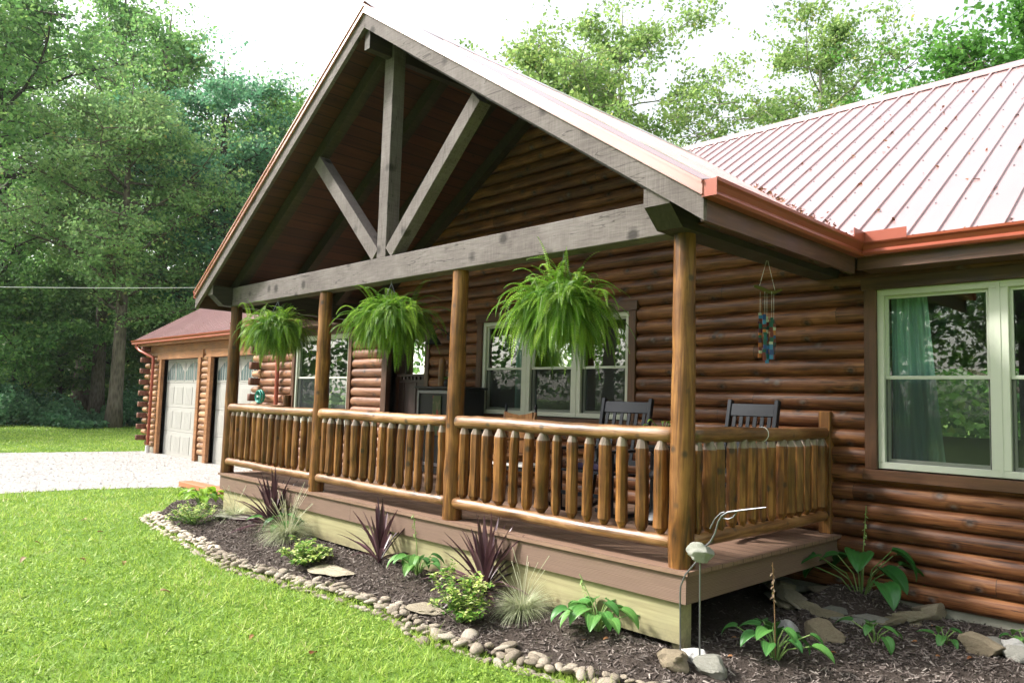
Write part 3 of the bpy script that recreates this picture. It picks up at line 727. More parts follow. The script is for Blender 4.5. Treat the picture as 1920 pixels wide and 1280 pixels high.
# eave boards (fascia + boxed soffit) of the main roof
for x0,x1 in ((EX-.0,MXR),(MXL,EXL)):
    MB().box(x0,x1,MY0+.012,MY0+.05,2.24,2.405).build('eave_fascia','trimx',house)
    MB().box(x0,x1,MY0+.052,D-.05,2.25,2.275).build('eave_soffit','trimx',house)
MB().box(EX-.045,EX-.012,-.28,2.04,2.21,2.38).build('eave_fascia','fasciawood',house)
MB().box(EXL+.012,EXL+.045,-.28,2.04,2.21,2.38).build('eave_fascia','fasciawood',house)
MB().box(.03,EX-.047,.05,2.04,2.285,2.30).build('eave_soffit','soffit',house)
# house end gable filler left
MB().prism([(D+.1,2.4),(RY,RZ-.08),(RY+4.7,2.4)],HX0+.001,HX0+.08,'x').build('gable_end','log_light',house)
# gutters : K profile (offset outward u, height z)
KP=[(0,0),(.065,0),(.078,.018),(.078,.030),(.068,.045),(.085,.075),(.105,.092),(.108,.112),(.098,.112),(.094,.098),(.07,.08),(.055,.045),(.058,.012),(.008,.008),(.008,.105),(0,.105)]
def gutter(pts_fn,name='gutter'):
    pass
gzb=2.345
m=MB(); 
m.prism([(EX-.010+u,gzb+z) for u,z in KP],-.33,1.93,'y')
# miter: extend a bit to meet the main gutter
m.prism([(EX-.010+.003+u*.97,gzb+z) for u,z in KP],1.9301,2.06,'y')
m.box(EX-.008,EX+.095,-.334,-.331,gzb,gzb+.105)
m.prism([(MY0+.010-u,gzb+z) for u,z in KP],EX+.07,MXR,'x')
m.build('gutter','gutter',house)
m=MB(); m.prism([(MY0+.010-u,gzb+z) for u,z in KP],MXL,EXL-.0,'x'); m.prism([(EXL+.010-u,gzb+z) for u,z in KP],-.33,2.03,'y'); m.build('gutter','gutter',house)
# splash guard in the valley corner
m=MB(); m.box(EX+.10,EX+.42,MY0-.10,MY0-.094,gzb+.10,gzb+.185); m.box(EX+.094,EX+.1,MY0-.42+.12,MY0-.094,gzb+.10,gzb+.185); m.build('splash_guard','gutter',house)
# downspouts
def downspout(pts,name='downspout'):
    return MB().tube(pts,.038,12).build(name,'gutter',house,smooth=True,ang=60)
downspout([(-10.62,MY0-.05,gzb),(-10.62,MY0-.05,gzb-.1),(-10.42,D-.13,2.05),(-10.34,D-.12,1.9),(-10.30,D-.12,-.5)])
# ---------------------------------------------------------------- garage wing
GY=3.1; GXL,GXR=-19.45,HX0; GE=2.80; gz0=2.47; GS=.62
def grg(y): return gz0+GS*(y-GE)
gop=[(-18.45,-15.95,G,1.92),(-15.17,-12.62,G,1.92)]
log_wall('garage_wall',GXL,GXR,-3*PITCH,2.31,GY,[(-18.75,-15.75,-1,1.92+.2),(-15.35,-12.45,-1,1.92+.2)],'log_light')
b=MB(); backing(GXL,GXR,-.6,2.31,GY,gop); b.build('garage_wall_backing','room',house)
for x0,x1 in ((GXL,-18.76),(-15.72,-15.38),(-12.45,GXR)): MB().box(x0+.004,x1-.004,GY-.02,GY+.06,G-.3,-.462).build('foundation','concrete',house)
m=MB()
for x0,x1,_,_ in gop:
    m.box(x0-.16,x0,GY-.085,GY+.16,G+.01,1.92,.004); m.box(x1,x1+.16,GY-.085,GY+.16,G+.01,1.92,.004); m.box(x0-.3,x1+.3,GY-.09,GY+.16,1.922,2.12,.004)
m.box(GXL-.1,GXR,GY-.07,GY-.005,2.125,2.30)
m.build('garage_trim','trimlight',house)
for x0,x1,_,_ in gop:
    e=empty('garage_door',(x0,GY,G),0,parent=house); W=x1-x0; H=1.92-G
    def LG(mb,name,mt):
        o=mb.build(name,mt,e); return o
    m=MB(); nrow=4; rh=H/nrow; yb=.10
    for r in range(nrow):
        z0=r*rh+.006; z1=(r+1)*rh-.001
        m.box(.005,W-.005,yb,yb+.04,z0,z1,.005)
    ncol=4; cw=W/ncol
    for r in range(nrow-1):
        for c in range(ncol):
            xa,xb=c*cw+.06,(c+1)*cw-.06; za,zb=r*rh+.09,(r+1)*rh-.09
            # raised stile frame and grooved planks
            m.box(xa,xb,yb-.008,yb-.0005,za,zb,.003)
            for q in range(5): m.box(xa+.03+(xb-xa-.06)*q/5+.004,xa+.03+(xb-xa-.06)*(q+1)/5-.004,yb-.0105,yb-.0085,za+.03,zb-.03,.002)
    for c in range(ncol):
        xa,xb=c*cw+.05,(c+1)*cw-.05; za,zb=3*rh+.08,4*rh-.09
        m.box(xa-.02,xb+.02,yb-.012,yb-.0005,za-.025,za); m.box(xa-.02,xb+.02,yb-.012,yb-.0005,zb,zb+.025); m.box(xa-.02,xa,yb-.012,yb-.0005,za,zb); m.box(xb,xb+.02,yb-.012,yb-.0005,za,zb)
    LG(m,'door_panel','door_grey')
    for c in range(ncol):
        xa,xb=c*cw+.055,(c+1)*cw-.055; za,zb=3*rh+.085,4*rh-.095; left=(c%2==0)
        # light with an arched head, each pair rising towards its middle
        n_=10; P_=[(xa,za),(xb,za)]
        for q in range(n_+1):
            t=q/n_; x=xb+(xa-xb)*t; s=((x-xa)/(xb-xa)) if left else 1-((x-xa)/(xb-xa)); P_.append((x,za+(zb-za)*(.45+.55*math.sin(s*math.pi/2))))
        LG(MB().prism(P_,yb-.006,yb-.0012,'y'),'light_pane','gglass')
        m=MB()
        for q in range(1,4): x=xa+(xb-xa)*q/4; m.box(x-.008,x+.008,yb-.011,yb-.0065,za,zb-(.12 if (q==1 and left) or (q==3 and not left) else .02))
        LG(m,'muntin','door_grey')
# garage gable end logs and crossing log ends
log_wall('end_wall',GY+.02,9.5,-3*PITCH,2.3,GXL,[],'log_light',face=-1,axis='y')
log_ends('log_end',GXL+.02,GY,'y',-.45,2.4,0,.3,'endcut'); log_ends('log_end',GXL+.02,GY-.01,'x',-.45,2.4,1,.3)
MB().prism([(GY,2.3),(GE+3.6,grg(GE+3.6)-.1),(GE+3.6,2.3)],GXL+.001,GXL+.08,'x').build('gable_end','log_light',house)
m=MB(); GXE=GXL-.62; RYg=GE+3.6
slab(m,[(GXE,GE,grg(GE)),(GXR+.3,GE,grg(GE)),(GXR+.3,RYg,grg(RYg)),(GXE,RYg,grg(RYg))])
slab(m,[(GXE,RYg,grg(RYg)),(GXR+.3,RYg,grg(RYg)),(GXR+.3,RYg+3.6,grg(GE)),(GXE,RYg+3.6,grg(GE))])
nn=Vector((0,-GS,1)).normalized(); x=GXE+.02
while x<GXR+.3: m.obox(Vector((x,GE,grg(GE)))+nn*.008,Vector((x,RYg,grg(RYg)))+nn*.008,.028,.022,nn); x+=.229
m.build('garage_roof','roof',house)
m=MB(); m.box(GXE,GXR+.3,GE+.01,GE+.05,gz0-.17,gz0-.035); m.box(GXE,GXR,GE+.052,GY-.07,gz0-.16,gz0-.14); m.build('eave_fascia','trimlight',house)
m=MB(); m.prism([(GXE+.0,grg(GE)-.03),(GXE+.04,grg(GE)-.03),(GXE+.04,grg(GE)-.17),(GXE,grg(GE)-.17)],GE,GE+.02,'y')
m.add([(GXE,GE,grg(GE)-.032),(GXE,RYg,grg(RYg)-.032),(GXE,RYg,grg(RYg)-.18),(GXE,GE,grg(GE)-.18)],[(0,1,2,3)]); m.build('barge_board','trimx',house)
m=MB(); m.prism([(GE+.008-u,gz0-.115+z) for u,z in KP],GXE-.02,GXR+.1,'x'); m.build('gutter','gutter',house)
downspout([(-19.7,GE-.05,gz0-.12),(-19.7,GE-.05,gz0-.2),(-19.45,GE-.03,gz0-.3),(-18.95,GY-.13,1.98),(-18.92,GY-.14,1.85),(-18.92,GY-.14,-.4)])
MB().tube([(-18.92,GY-.14,-.42),(-18.92,GY-.14,G)],.055,12).build('drain_pipe','pipe',house,smooth=True,ang=60)
# ---------------------------------------------------------------- ground surfaces
def inpoly(x,y,poly):
    x=np.asarray(x);y=np.asarray(y);c=np.zeros(x.shape,bool);n_=len(poly)
    for i in range(n_):
        x0,y0=poly[i];x1,y1=poly[(i+1)%n_]
        if y0==y1: continue
        k=((y0>y)!=(y1>y))&(x<(x1-x0)*(y-y0)/(y1-y0)+x0); c^=k
    return c
def smooth_poly(P,n_=6):
    out=[]
    for i in range(len(P)-1):
        p0=P[max(i-1,0)];p1=P[i];p2=P[i+1];p3=P[min(i+2,len(P)-1)]
        for k in range(n_):
            t=k/n_; out.append(tuple(.5*((2*p1[j])+(-p0[j]+p2[j])*t+(2*p0[j]-5*p1[j]+4*p2[j]-p3[j])*t*t+(-p0[j]+3*p1[j]-3*p2[j]+p3[j])*t**3) for j in (0,1)))
    out.append(P[-1]); return out
EDGE=smooth_poly([(-7.95,-.50),(-7.7,-.68),(-6.7,-.80),(-5.79,-.88),(-5.03,-.96),(-4.39,-1.0),(-3.93,-.95),(-3.52,-.88),(-3.04,-.81),(-2.6,-.76),(-2.25,-.72),(-1.9,-.80),(-1.52,-.86),(-1.13,-.82),(-.79,-.76),(-.47,-.72),(-.1,-.62),(.35,-.42),(.9,-.05)])
BED=EDGE+[(2.2,.9),(7,1.6),(7,2.6),(-8.6,2.6),(-9.1,1.2),(-8.9,.4),(-8.4,-.1)]
DRIVE=smooth_poly([(-9.3,2.5),(-9.45,1.35),(-10.3,1.05),(-11.0,.6),(-11.35,-1.0),(-11.25,-2.6),(-11.6,-5),(-12.5,-9),(-14,-16),(-17,-30),(-22,-50)])+smooth_poly([(-34,-50),(-28,-30),(-24,-16),(-21.5,-7),(-20.3,-2),(-19.9,0),(-19.6,2),(-19.4,3.2)])+[(-9.3,3.4)]
def gnd(x,y):
    x=np.asarray(x,float);y=np.asarray(y,float)
    back=np.clip((-y-14)/40,0,1); r=1.7*back*back*(3-2*back)
    left=np.clip((-x-30)/40,0,1)
    und=.02*np.sin(x*.9+1)*np.sin(y*.7)*np.clip((-x-2)/4,0,1)*np.clip((-y-.8)/1.5,0,1)
    return G+r+.3*left+und
def sheet(name,xs,ys,zf,m,keep=None,dz=0):
    X,Y=np.meshgrid(xs,ys); Z=zf(X,Y)+dz; nx,ny=len(xs),len(ys)
    V=np.stack([X.ravel(),Y.ravel(),Z.ravel()],1)
    i=(np.arange(ny-1)[:,None]*nx+np.arange(nx-1)[None]).ravel(); F=np.stack([i,i+1,i+nx+1,i+nx],1)
    if keep is not None:
        cx=V[F,0].mean(1);cy=V[F,1].mean(1); F=F[keep(cx,cy)]
    u,inv=np.unique(F,return_inverse=True); V=V[u];F=inv.reshape(F.shape)
    return fastmesh(name,V,F,m,smooth=True)
def nonuni(a,b,near,fine,coarse):
    xs=[a]
    while xs[-1]<b: 
        d=abs(xs[-1]-near); xs.append(xs[-1]+fine+(coarse-fine)*min(1,max(0,(d-15))/150))
    return np.array(xs)
lawn=sheet('lawn',nonuni(-420,420,-5,.6,25),nonuni(-420,420,-2,.6,25),gnd,'lawn'); tag(lawn,kind='structure')
def poly_sheet(name,poly,m,zf,dz,step):
    xs=np.arange(min(p[0] for p in poly),max(p[0] for p in poly)+step,step); ys=np.arange(min(p[1] for p in poly),max(p[1] for p in poly)+step,step)
    return sheet(name,xs,ys,zf,m,keep=lambda x,y:inpoly(x,y,poly),dz=dz)
o=poly_sheet('driveway',DRIVE,'gravel',gnd,.006,.12); tag(o,kind='structure')
EDn=np.array(EDGE)
def edist(x,y):
    x=np.asarray(x);y=np.asarray(y);d=np.full(x.shape,9.)
    for a,b_ in zip(EDn[:-1],EDn[1:]):
        ab=b_-a;t=np.clip(((x-a[0])*ab[0]+(y-a[1])*ab[1])/(ab@ab),0,1)
        d=np.minimum(d,np.hypot(x-a[0]-t*ab[0],y-a[1]-t*ab[1]))
    return d
def bedz(x,y):
    x=np.asarray(x,float);y=np.asarray(y,float)
    d=edist(x,y); h=.02+.075*np.clip(d/.7,0,1)*(1-.6*np.clip((y-.1)/.5,0,1)*(x<0))
    h=h+.05*np.exp(-((y+.17)/.16)**2)*(x<-.1)
    h=h+.012*np.sin(x*5.1+y*3)*np.sin(y*6.3-x*2)+.008*np.sin(x*13)*np.sin(y*15+x*4)
    mound=np.exp(-(((x-.22)/.42)**2+((y-2.15)/.34)**2)**1.6)*.12
    return G+h+mound
o=poly_sheet('mulch_bed',BED,'mulch',bedz,0,.05); tag(o,kind='structure')
# mulch chips
def rot3(n_,flat=.35):
    """random orthonormal frames whose normals lean to +z"""
    a=rng.uniform(0,2*np.pi,n_); nx=rng.normal(0,flat,n_);ny=rng.normal(0,flat,n_);nz=np.ones(n_)
    nrm=np.stack([nx,ny,nz],1); nrm/=np.linalg.norm(nrm,axis=1)[:,None]
    t=np.stack([np.cos(a),np.sin(a),np.zeros(n_)],1); t-=nrm*(t*nrm).sum(1)[:,None]; t/=np.linalg.norm(t,axis=1)[:,None]
    return t,np.cross(nrm,t),nrm
def quads(c,t,b,L,W,bend=None,nrm=None):
    L=np.asarray(L)[:,None]/2;W=np.asarray(W)[:,None]/2
    V=np.stack([c-t*L-b*W,c+t*L-b*W,c+t*L+b*W,c-t*L+b*W],1)
    if bend is not None: V[:,1]+=nrm*bend[:,None]; V[:,3]+=nrm*bend[:,None]
    return V.reshape(-1,3),np.arange(len(c)*4).reshape(-1,4)
n_=70000; x=rng.uniform(-8.8,3.4,n_);y=rng.uniform(-1.1,2.4,n_)
k=inpoly(x,y,BED)&((y<.5)|(x>-.2)|(rng.random(n_)<.15))&(edist(x,y)>.05); x=x[k];y=y[k]
t,b_,nr=rot3(len(x),.45); z=bedz(x,y)+rng.uniform(.0,.014,len(x))
V,F=quads(np.stack([x,y,z],1),t,b_,rng.uniform(.012,.06,len(x)),rng.uniform(.003,.012,len(x)),rng.normal(0,.003,len(x)),nr)
o=fastmesh('mulch_chips',V,F,'chips',rnd=rng.beta(1.6,2.6,len(F))); tag(o,kind='stuff')
# loose driveway stones
n_=26000; rr=6+30*rng.random(n_)**1.0; aa=R(46)+rng.uniform(R(-5),R(62),n_)
x=CAM.x-rr*np.sin(aa);y=CAM.y+rr*np.cos(aa); k=inpoly(x,y,DRIVE); x=x[k];y=y[k];rr=rr[k]
def lowstones(x,y,z,s,name,m,flat=.6):
    base=np.array([(1,0,0),(-1,0,0),(0,1,0),(0,-1,0),(0,0,1),(0,0,-.3)],float); Fb=np.array([(0,2,4),(2,1,4),(1,3,4),(3,0,4)])
    n_=len(x); P=base[None]*s[:,None,None]*rng.uniform(.6,1.3,(n_,6,3)); P[:,:,2]*=flat
    a=rng.uniform(0,6.28,n_); c,s_=np.cos(a),np.sin(a); X=P[:,:,0]*c[:,None]-P[:,:,1]*s_[:,None];Y=P[:,:,0]*s_[:,None]+P[:,:,1]*c[:,None]
    V=np.stack([X+x[:,None],Y+y[:,None],P[:,:,2]+z[:,None]],2).reshape(-1,3); F=(Fb[None]+np.arange(n_)[:,None,None]*6).reshape(-1,3)
    return fastmesh(name,V,F,m,rnd=np.repeat(rng.random(n_),4))
MT['gstone']=leafmat('grey_gravel_stones',[(0,(.30,.28,.26)),(.5,(.48,.46,.43)),(1,(.68,.66,.62))],0,.9,.2)
o=lowstones(x,y,gnd(x,y)+.006,rng.uniform(.008,.022,len(x))*(1+rr/40),'loose_gravel','gstone'); tag(o,kind='stuff')
# ---------------------------------------------------------------- lawn blades
def vnoise(x,y,sc_,seed):
    g=np.random.default_rng(seed).random((257,257)); u=x/sc_+500.3; v=y/sc_+500.7; i=np.floor(u).astype(int);j=np.floor(v).astype(int); a=u-i;b_=v-j; a=a*a*(3-2*a);b_=b_*b_*(3-2*b_); i&=255;j&=255
    return (g[i,j]*(1-a)+g[i+1,j]*a)*(1-b_)+(g[i,j+1]*(1-a)+g[i+1,j+1]*a)*b_
def is_lawn(x,y): return ~inpoly(x,y,BED)&~inpoly(x,y,DRIVE)&~((x>-7.6)&(y>-.05))&~((x>-9.3)&(y>.9))
n_=420000; u=rng.random(n_); rr=2.2*(46/2.2)**(u**1.25) if False else 2.2+ (u**1.9)*42
aa=R(46)+rng.uniform(R(-38),R(44),n_); x=CAM.x-rr*np.sin(aa);y=CAM.y+rr*np.cos(aa)
k=is_lawn(x,y)&(rr<44); x=x[k];y=y[k];rr=rr[k]; n_=len(x)
patch=.5*vnoise(x,y,.9,1)+.5*vnoise(x,y,.33,2); patch2=.55*vnoise(x,y,.11,3)+.45*vnoise(x,y,.05,4)
h=(.012+.022*patch+.034*patch2**1.5)*rng.uniform(.5,1.5,n_)*(1+rr*.012); wd=(.0022+.0011*rr**.9*.55)*rng.uniform(.7,1.4,n_)
near_e=edist(x,y)<.14; h=np.where(near_e,h*1.3,h)
a=rng.uniform(0,6.28,n_); la=rng.uniform(0,6.28,n_); lean=np.abs(rng.normal(0,1.15,n_))
p=np.stack([x,y,gnd(x,y)],1); sd_=np.stack([np.cos(a),np.sin(a),np.zeros(n_)],1)*wd[:,None]
tip=p+np.stack([np.cos(la)*lean*h,np.sin(la)*lean*h,h],1)
V=np.stack([p-sd_,p+sd_,tip],1).reshape(-1,3); F=np.arange(n_*3).reshape(-1,3)
rv=np.clip(rng.normal(.42,.17,n_)+.65*(patch-.5)+.55*(patch2-.5)+(rng.random(n_)<.03)*.5,0,1)
o=fastmesh('grass_blades',V,F,'grass',rnd=rv); tag(o,kind='stuff')
# clover and broad weeds in the lawn
n_=60000; rr=2.3+rng.random(n_)**1.6*12; aa=R(46)+rng.uniform(R(-35),R(42),n_); x=CAM.x-rr*np.sin(aa);y=CAM.y+rr*np.cos(aa)
k=is_lawn(x,y)&(.6*vnoise(x,y,.5,9)+.4*vnoise(x,y,.16,10)>.52); x=x[k];y=y[k]; t,b_,nr=rot3(len(x),.4)
V,F=quads(np.stack([x,y,gnd(x,y)+rng.uniform(.01,.04,len(x))],1),t,b_,rng.uniform(.012,.024,len(x)),rng.uniform(.010,.018,len(x)),-rng.uniform(0,.004,len(x)),nr)
o=fastmesh('clover_leaves',V,F,'grass',rnd=rng.uniform(.1,.75,len(F))); tag(o,kind='stuff')
# ---------------------------------------------------------------- stones
def stone_mesh(name,seed,m,sub=3,sx=1,sy=1,sz=1,rough=.18,facet=0,smooth=True,freq=1.3):
    r0=np.random.default_rng(seed); bm=bmesh.new(); bmesh.ops.create_icosphere(bm,subdivisions=sub,radius=1)
    offs=r0.uniform(0,50,3)
    from mathutils import noise as mn
    planes=[(Vector(r0.normal(0,1,3)).normalized(),r0.uniform(.55,.85)) for _ in range(facet)]
    for v in bm.verts:
        p=v.co.copy(); q=p*freq+Vector(offs); d=1+rough*mn.noise(q)*1.8+rough*.35*mn.noise(q*3.1); p*=d
        for nn_,dd in planes:
            e_=p.dot(nn_)-dd
            if e_>0: p-=nn_*e_*.93
        if facet: p*=1+.035*mn.noise(q*5)+.02*mn.noise(q*11)
        v.co=Vector((p.x*sx,p.y*sy,p.z*sz))
    me=bpy.data.meshes.new(name); bm.to_mesh(me); bm.free(); me.materials.append(MT[m])
    if smooth: me.shade_smooth()
    if facet:
        try: me.set_sharp_from_angle(angle=R(32))
        except Exception: pass
    return me
PB=[stone_mesh('edging_pebble',i,'pebble',2,1,rd.uniform(.68,.9),rd.uniform(.45,.65),.12) for i in range(9)]
# three rows along the bed edge
L=[0]
for a,b_ in zip(EDn[:-1],EDn[1:]): L.append(L[-1]+float(np.hypot(*(b_-a))))
Lt=L[-1]
def along(s):
    s=max(0,min(Lt-1e-6,s)); i=max(j for j in range(len(L)-1) if L[j]<=s); t=(s-L[i])/(L[i+1]-L[i]); p=EDn[i]+(EDn[i+1]-EDn[i])*t; d=EDn[i+1]-EDn[i]; d/=np.hypot(*d)
    return p,np.array((-d[1],d[0]))
peb=[]
for row in range(4):
    s=rd.uniform(0,.06)
    while s<Lt-.1:
        p,nrm=along(s); sz=rd.choice([.024,.028,.032,.036,.042,.052,.046])*(1.12 if s>Lt*.45 else .95)
        if row==3 and rd.random()<.45: s+=sz*2; continue
        wd_=.27; off=(-.10+row*.068)+rd.uniform(-.026,.026)
        q=p+nrm*off; zz=float(gnd(*q)) if row<1 else max(float(gnd(*q)),float(bedz(*q)))
        peb.append((q[0],q[1],zz+sz*.12+(.010 if row in(1,2) else 0)+rd.uniform(0,.012),sz)); s+=sz*1.9
peb=[q for q in peb if True]
peb.sort(key=lambda q:(Vector(q[:3])-CAM).length)
extra=[]
for i,(x,y,z,s) in enumerate(peb):
    o=bpy.data.objects.new('edging_pebble',rd.choice(PB)); o.location=(x,y,z); o.rotation_euler=(rd.uniform(-.35,.35),rd.uniform(-.35,.35),rd.uniform(0,6.28)); o.scale=(s*rd.uniform(.8,1.5),s*rd.uniform(.8,1.1),s*rd.uniform(.6,1.05))
    if i<285:
        COL.objects.link(o); tag(o,'smooth rounded cream and tan river pebble in the curved border between lawn and mulch bed','pebble','river pebbles edging the mulch bed')
    else: extra.append(o)
if extra:
    Vs=[];Fs=[];k=0
    for o in extra:
        me=o.data; Mx=Matrix.LocRotScale(o.location,o.rotation_euler,o.scale); Vs+= [Mx@v.co for v in me.vertices]; Fs+=[tuple(i+k for i in p.vertices) for p in me.polygons]; k+=len(me.vertices)
        bpy.data.objects.remove(o)
    m=MB(); m.v=[tuple(v) for v in Vs]; m.f=Fs; o=m.build('edging_pebbles','pebble',smooth=True,ang=180); tag(o,kind='stuff')
def stone(name,label,cat,x,y,size,m='rock',seed=0,z=None,rz=0,facet=6,sub=4,rough=.24,group=None,sink=.25,tilt=(0,0)):
    me=stone_mesh(name,seed,m,sub,1,1,1,rough,facet); o=bpy.data.objects.new(name,me); COL.objects.link(o)
    z0=float(bedz(x,y)) if z is None else z
    o.location=(x,y,z0+size[2]*(1-sink*2)*.8); o.scale=size; o.rotation_euler=(tilt[0],tilt[1],rz); return tag(o,label,cat,group)
stone('fieldstone','rounded tan stone at the foot of the rod sculpture, left of the grey one','rock',.0,-.16,(.115,.085,.085),'rock',3)
stone('fieldstone','angular grey stone at the foot of the rod sculpture, right of the tan one','rock',.20,-.03,(.12,.09,.085),'greyrock',14)
stone('fieldstone','pale flat stone behind the tan and grey stones under the rod sculpture','rock',.05,.02,(.12,.06,.055),'whiterock',5)
stone('fieldstone','bright white stone behind the hosta with the dry flower stalk','rock',.20,1.03,(.10,.07,.06),'whiterock',6)
stone('fieldstone','large blocky tan stone right of the white stone by the hosta','rock',.42,1.04,(.135,.11,.10),'rock',17,rz=.6)
stone('fieldstone','small tan stone just behind the blocky tan stone','rock',.34,1.22,(.09,.06,.05),'rock',27,rz=.6)
stone('fieldstone','rounded tan boulder at the right edge of the photo, largest of its pile','rock',1.27,1.66,(.13,.10,.095),'rock',8)
stone('fieldstone','dark grey stone at the right edge, in front of the pale one','rock',1.46,1.66,(.09,.075,.07),'greyrock',9)
stone('fieldstone','pale white stone on top of the pile at the right edge','rock',1.41,1.86,(.10,.07,.06),'whiterock',10,z=-.53)
stone('fieldstone','flat grey stone behind the tan boulder at the right edge','rock',1.27,1.86,(.09,.06,.05),'greyrock',11)
# flagstones set flush in the mulch
stone('stepping_stone','pale flat flagstone in the mulch between the two far purple plants','flagstone',-6.35,-.12,(.36,.19,.022),'greyrock',21,facet=4,rz=.3,sink=.1)
stone('stepping_stone','flat tan flagstone in the mulch before the middle purple plant','flagstone',-3.42,-.50,(.25,.17,.022),'flag',22,facet=4,rz=.2,sink=.1)
stone('stepping_stone','pale flat flagstone at the bed edge left of the yellow leaved shrub','flagstone',-1.98,-.56,(.17,.13,.022),'rock',23,facet=4,rz=.2,sink=.1)
# ring of flat stones round the big hosta
RL=['grey stone at the back left of the hosta ring under the deck edge','broad tan stone on the left side of the hosta ring','cream stone at the front left of the hosta ring','low tan stone beneath the cream one, front left of the ring','long mossy stone at the very front of the hosta ring','small grey stone right of the long mossy one in the ring','thin tan slab at the front of the ring, right of centre','smooth grey slab at the front right of the hosta ring','small tan slab at the front right end of the ring','mossy upright stone on the right side of the hosta ring','largest cream stone at the back right of the ring','cream stone behind the hosta at the left, by the foundation','small grey stone behind the hosta beside the grey corner stone','lowest grey slab, lying outside the front right of the ring','thin mossy slab outside the front of the ring','tan stone wedged on the right side of the ring','thin grey slab underneath the left side of the ring']
RING=[(-.40,2.22,.15,.10,.055,'greyrock'),(-.34,2.02,.17,.12,.06,'flag'),(-.16,1.84,.17,.10,.045,'rock'),(-.22,1.80,.13,.10,.03,'flag'),(.04,1.74,.18,.08,.04,'flag'),(.20,1.78,.12,.08,.03,'greyrock'),(.34,1.78,.15,.07,.025,'flag'),(.52,1.82,.15,.10,.035,'greyrock'),(.62,1.86,.13,.08,.03,'flag'),(.66,2.08,.15,.12,.05,'flag'),(.76,2.22,.15,.12,.07,'rock'),(-.08,2.34,.16,.08,.04,'rock'),(-.25,2.32,.12,.07,.03,'greyrock'),(.44,1.70,.18,.07,.02,'greyrock'),(.22,1.66,.16,.07,.02,'flag'),(.70,2.0,.14,.09,.03,'flag'),(-.28,1.88,.18,.12,.02,'greyrock')]
for i,(x,y,a,b_,h,m_) in enumerate(RING):
    ang=math.atan2(y-2.1,x-.2)
    stone('ring_stone',RL[i],'stone',x,y,(a*1.1,b_*1.1,h*.95),m_,40+i,rz=ang+1.57+rd.uniform(-.3,.3),facet=8,group='stones ringing the big hosta',z=-.545+(i%3)*.014+(.02 if y>2 else 0),sink=.05,tilt=(rd.uniform(-.12,.12),rd.uniform(-.12,.12)))
# ---------------------------------------------------------------- plants
def leafblade(V,F,rn,base,dirv,up,L,W,droop,shape='heart',nu=7,nv=4,cup=.25,rv=.5,rip=0):
    """curved leaf blade; base point, direction, up vector"""
    d=Vector(dirv).normalized(); s=d.cross(Vector(up)).normalized(); u=s.cross(d).normalized(); k=len(V); p=Vector(base); cd_=d.copy()
    for i in range(nu+1):
        t=i/nu
        if shape=='heart': w_=math.sin(math.pi*min(1,(t*.93+.07))**.62)**.8 if t<1 else 0
        elif shape=='lance': w_=math.sin(math.pi*(t*.9+.06)**.8)
        else: w_=(1-t)**.8*(.55+.45*min(1,t*6))
        w_=max(w_,.02)*W/2
        for j in range(-nv//2,nv//2+1):
            q=j/(nv/2); V.append(tuple(p+s*w_*q+u*(cup*w_*abs(q)+rip*math.sin(q*14)*w_*.06)))
        ang=-droop/nu; cd_=(cd_*math.cos(ang)+u*math.sin(ang)).normalized(); u=s.cross(cd_).normalized(); p=p+cd_*(L/nu)
    n2=nv+1 if nv%2==0 else nv
    for i in range(nu):
        for j in range(n2-1):
            a=k+i*n2+j; F.append((a,a+1,a+n2+1,a+n2)); rn.append(min(1,max(0,rv+random.uniform(-.05,.05)-(.13 if j%2 else 0))))
def addtube(V,F,rn,pts,rad,n=5,rv=.5):
    m=MB().tube(pts,rad,n,cap=False); k=len(V); V+=m.v; F+=[tuple(i+k for i in f) for f in m.f]; rn+=[rv]*len(m.f)
def finish(root,parts):
    for name,V,F,rn,m in parts:
        if F: fastmesh(name,V,F,m,root,rn,smooth=True)
def hosta(name,label,x,y,n,L,W,H,seed,m='hosta',z=None,flower=0,spread=1,stalklean=0,fm='stalk'):
    z=float(bedz(x,y)) if z is None else z; e=empty(name,(x,y,z-.01),0,label,'plant'); r0=random.Random(seed); random.seed(seed)
    V,F,rn=[],[],[];V2,F2,r2=[],[],[]
    for i in range(n):
        a=i*2.399+r0.uniform(-.3,.3); t=(i+.5)/n; el=1.25-.75*t*spread+r0.uniform(-.12,.12); h=H*r0.uniform(.7,1.05)*(1.1-.35*t)
        rad=h/math.tan(el) if el<1.5 else .02; rad=min(rad,H*1.1*spread)
        tip=Vector((math.cos(a)*rad,math.sin(a)*rad,h)); mid=Vector((tip.x*.35,tip.y*.35,h*.62))
        addtube(V2,F2,r2,[(math.cos(a)*.012,math.sin(a)*.012,0),mid,tip],[.007,.005,.004],5,r0.random())
        s=r0.uniform(.75,1.1)
        leafblade(V,F,rn,tip,(math.cos(a),math.sin(a),r0.uniform(-.15,.35)),(0,0,1),L*s,W*s,r0.uniform(.7,1.5),'heart',9,10,.3,r0.uniform(.15,.95),1.4)
    Vf,Ff,rf=[],[],[]
    if flower:
        P_=[(0,0,0),(stalklean*.3,0,flower*.5),(stalklean,0,flower)]; addtube(Vf,Ff,rf,P_,[.005,.004,.003],5,.6)
        for q in range(14):
            t=.62+.38*q/14; p=(stalklean*t,r0.uniform(-.01,.01),flower*t); leafblade(Vf,Ff,rf,p,(r0.uniform(-1,1),r0.uniform(-1,1),-.4),(0,0,1),.028,.014,.3,'lance',3,2,.2,.9)
    finish(e,[('leaves',V,F,rn,m),('leaf_stalks',V2,F2,r2,'stalk')]+([('flower_stalk',Vf,Ff,rf,fm)] if flower else [])); return e
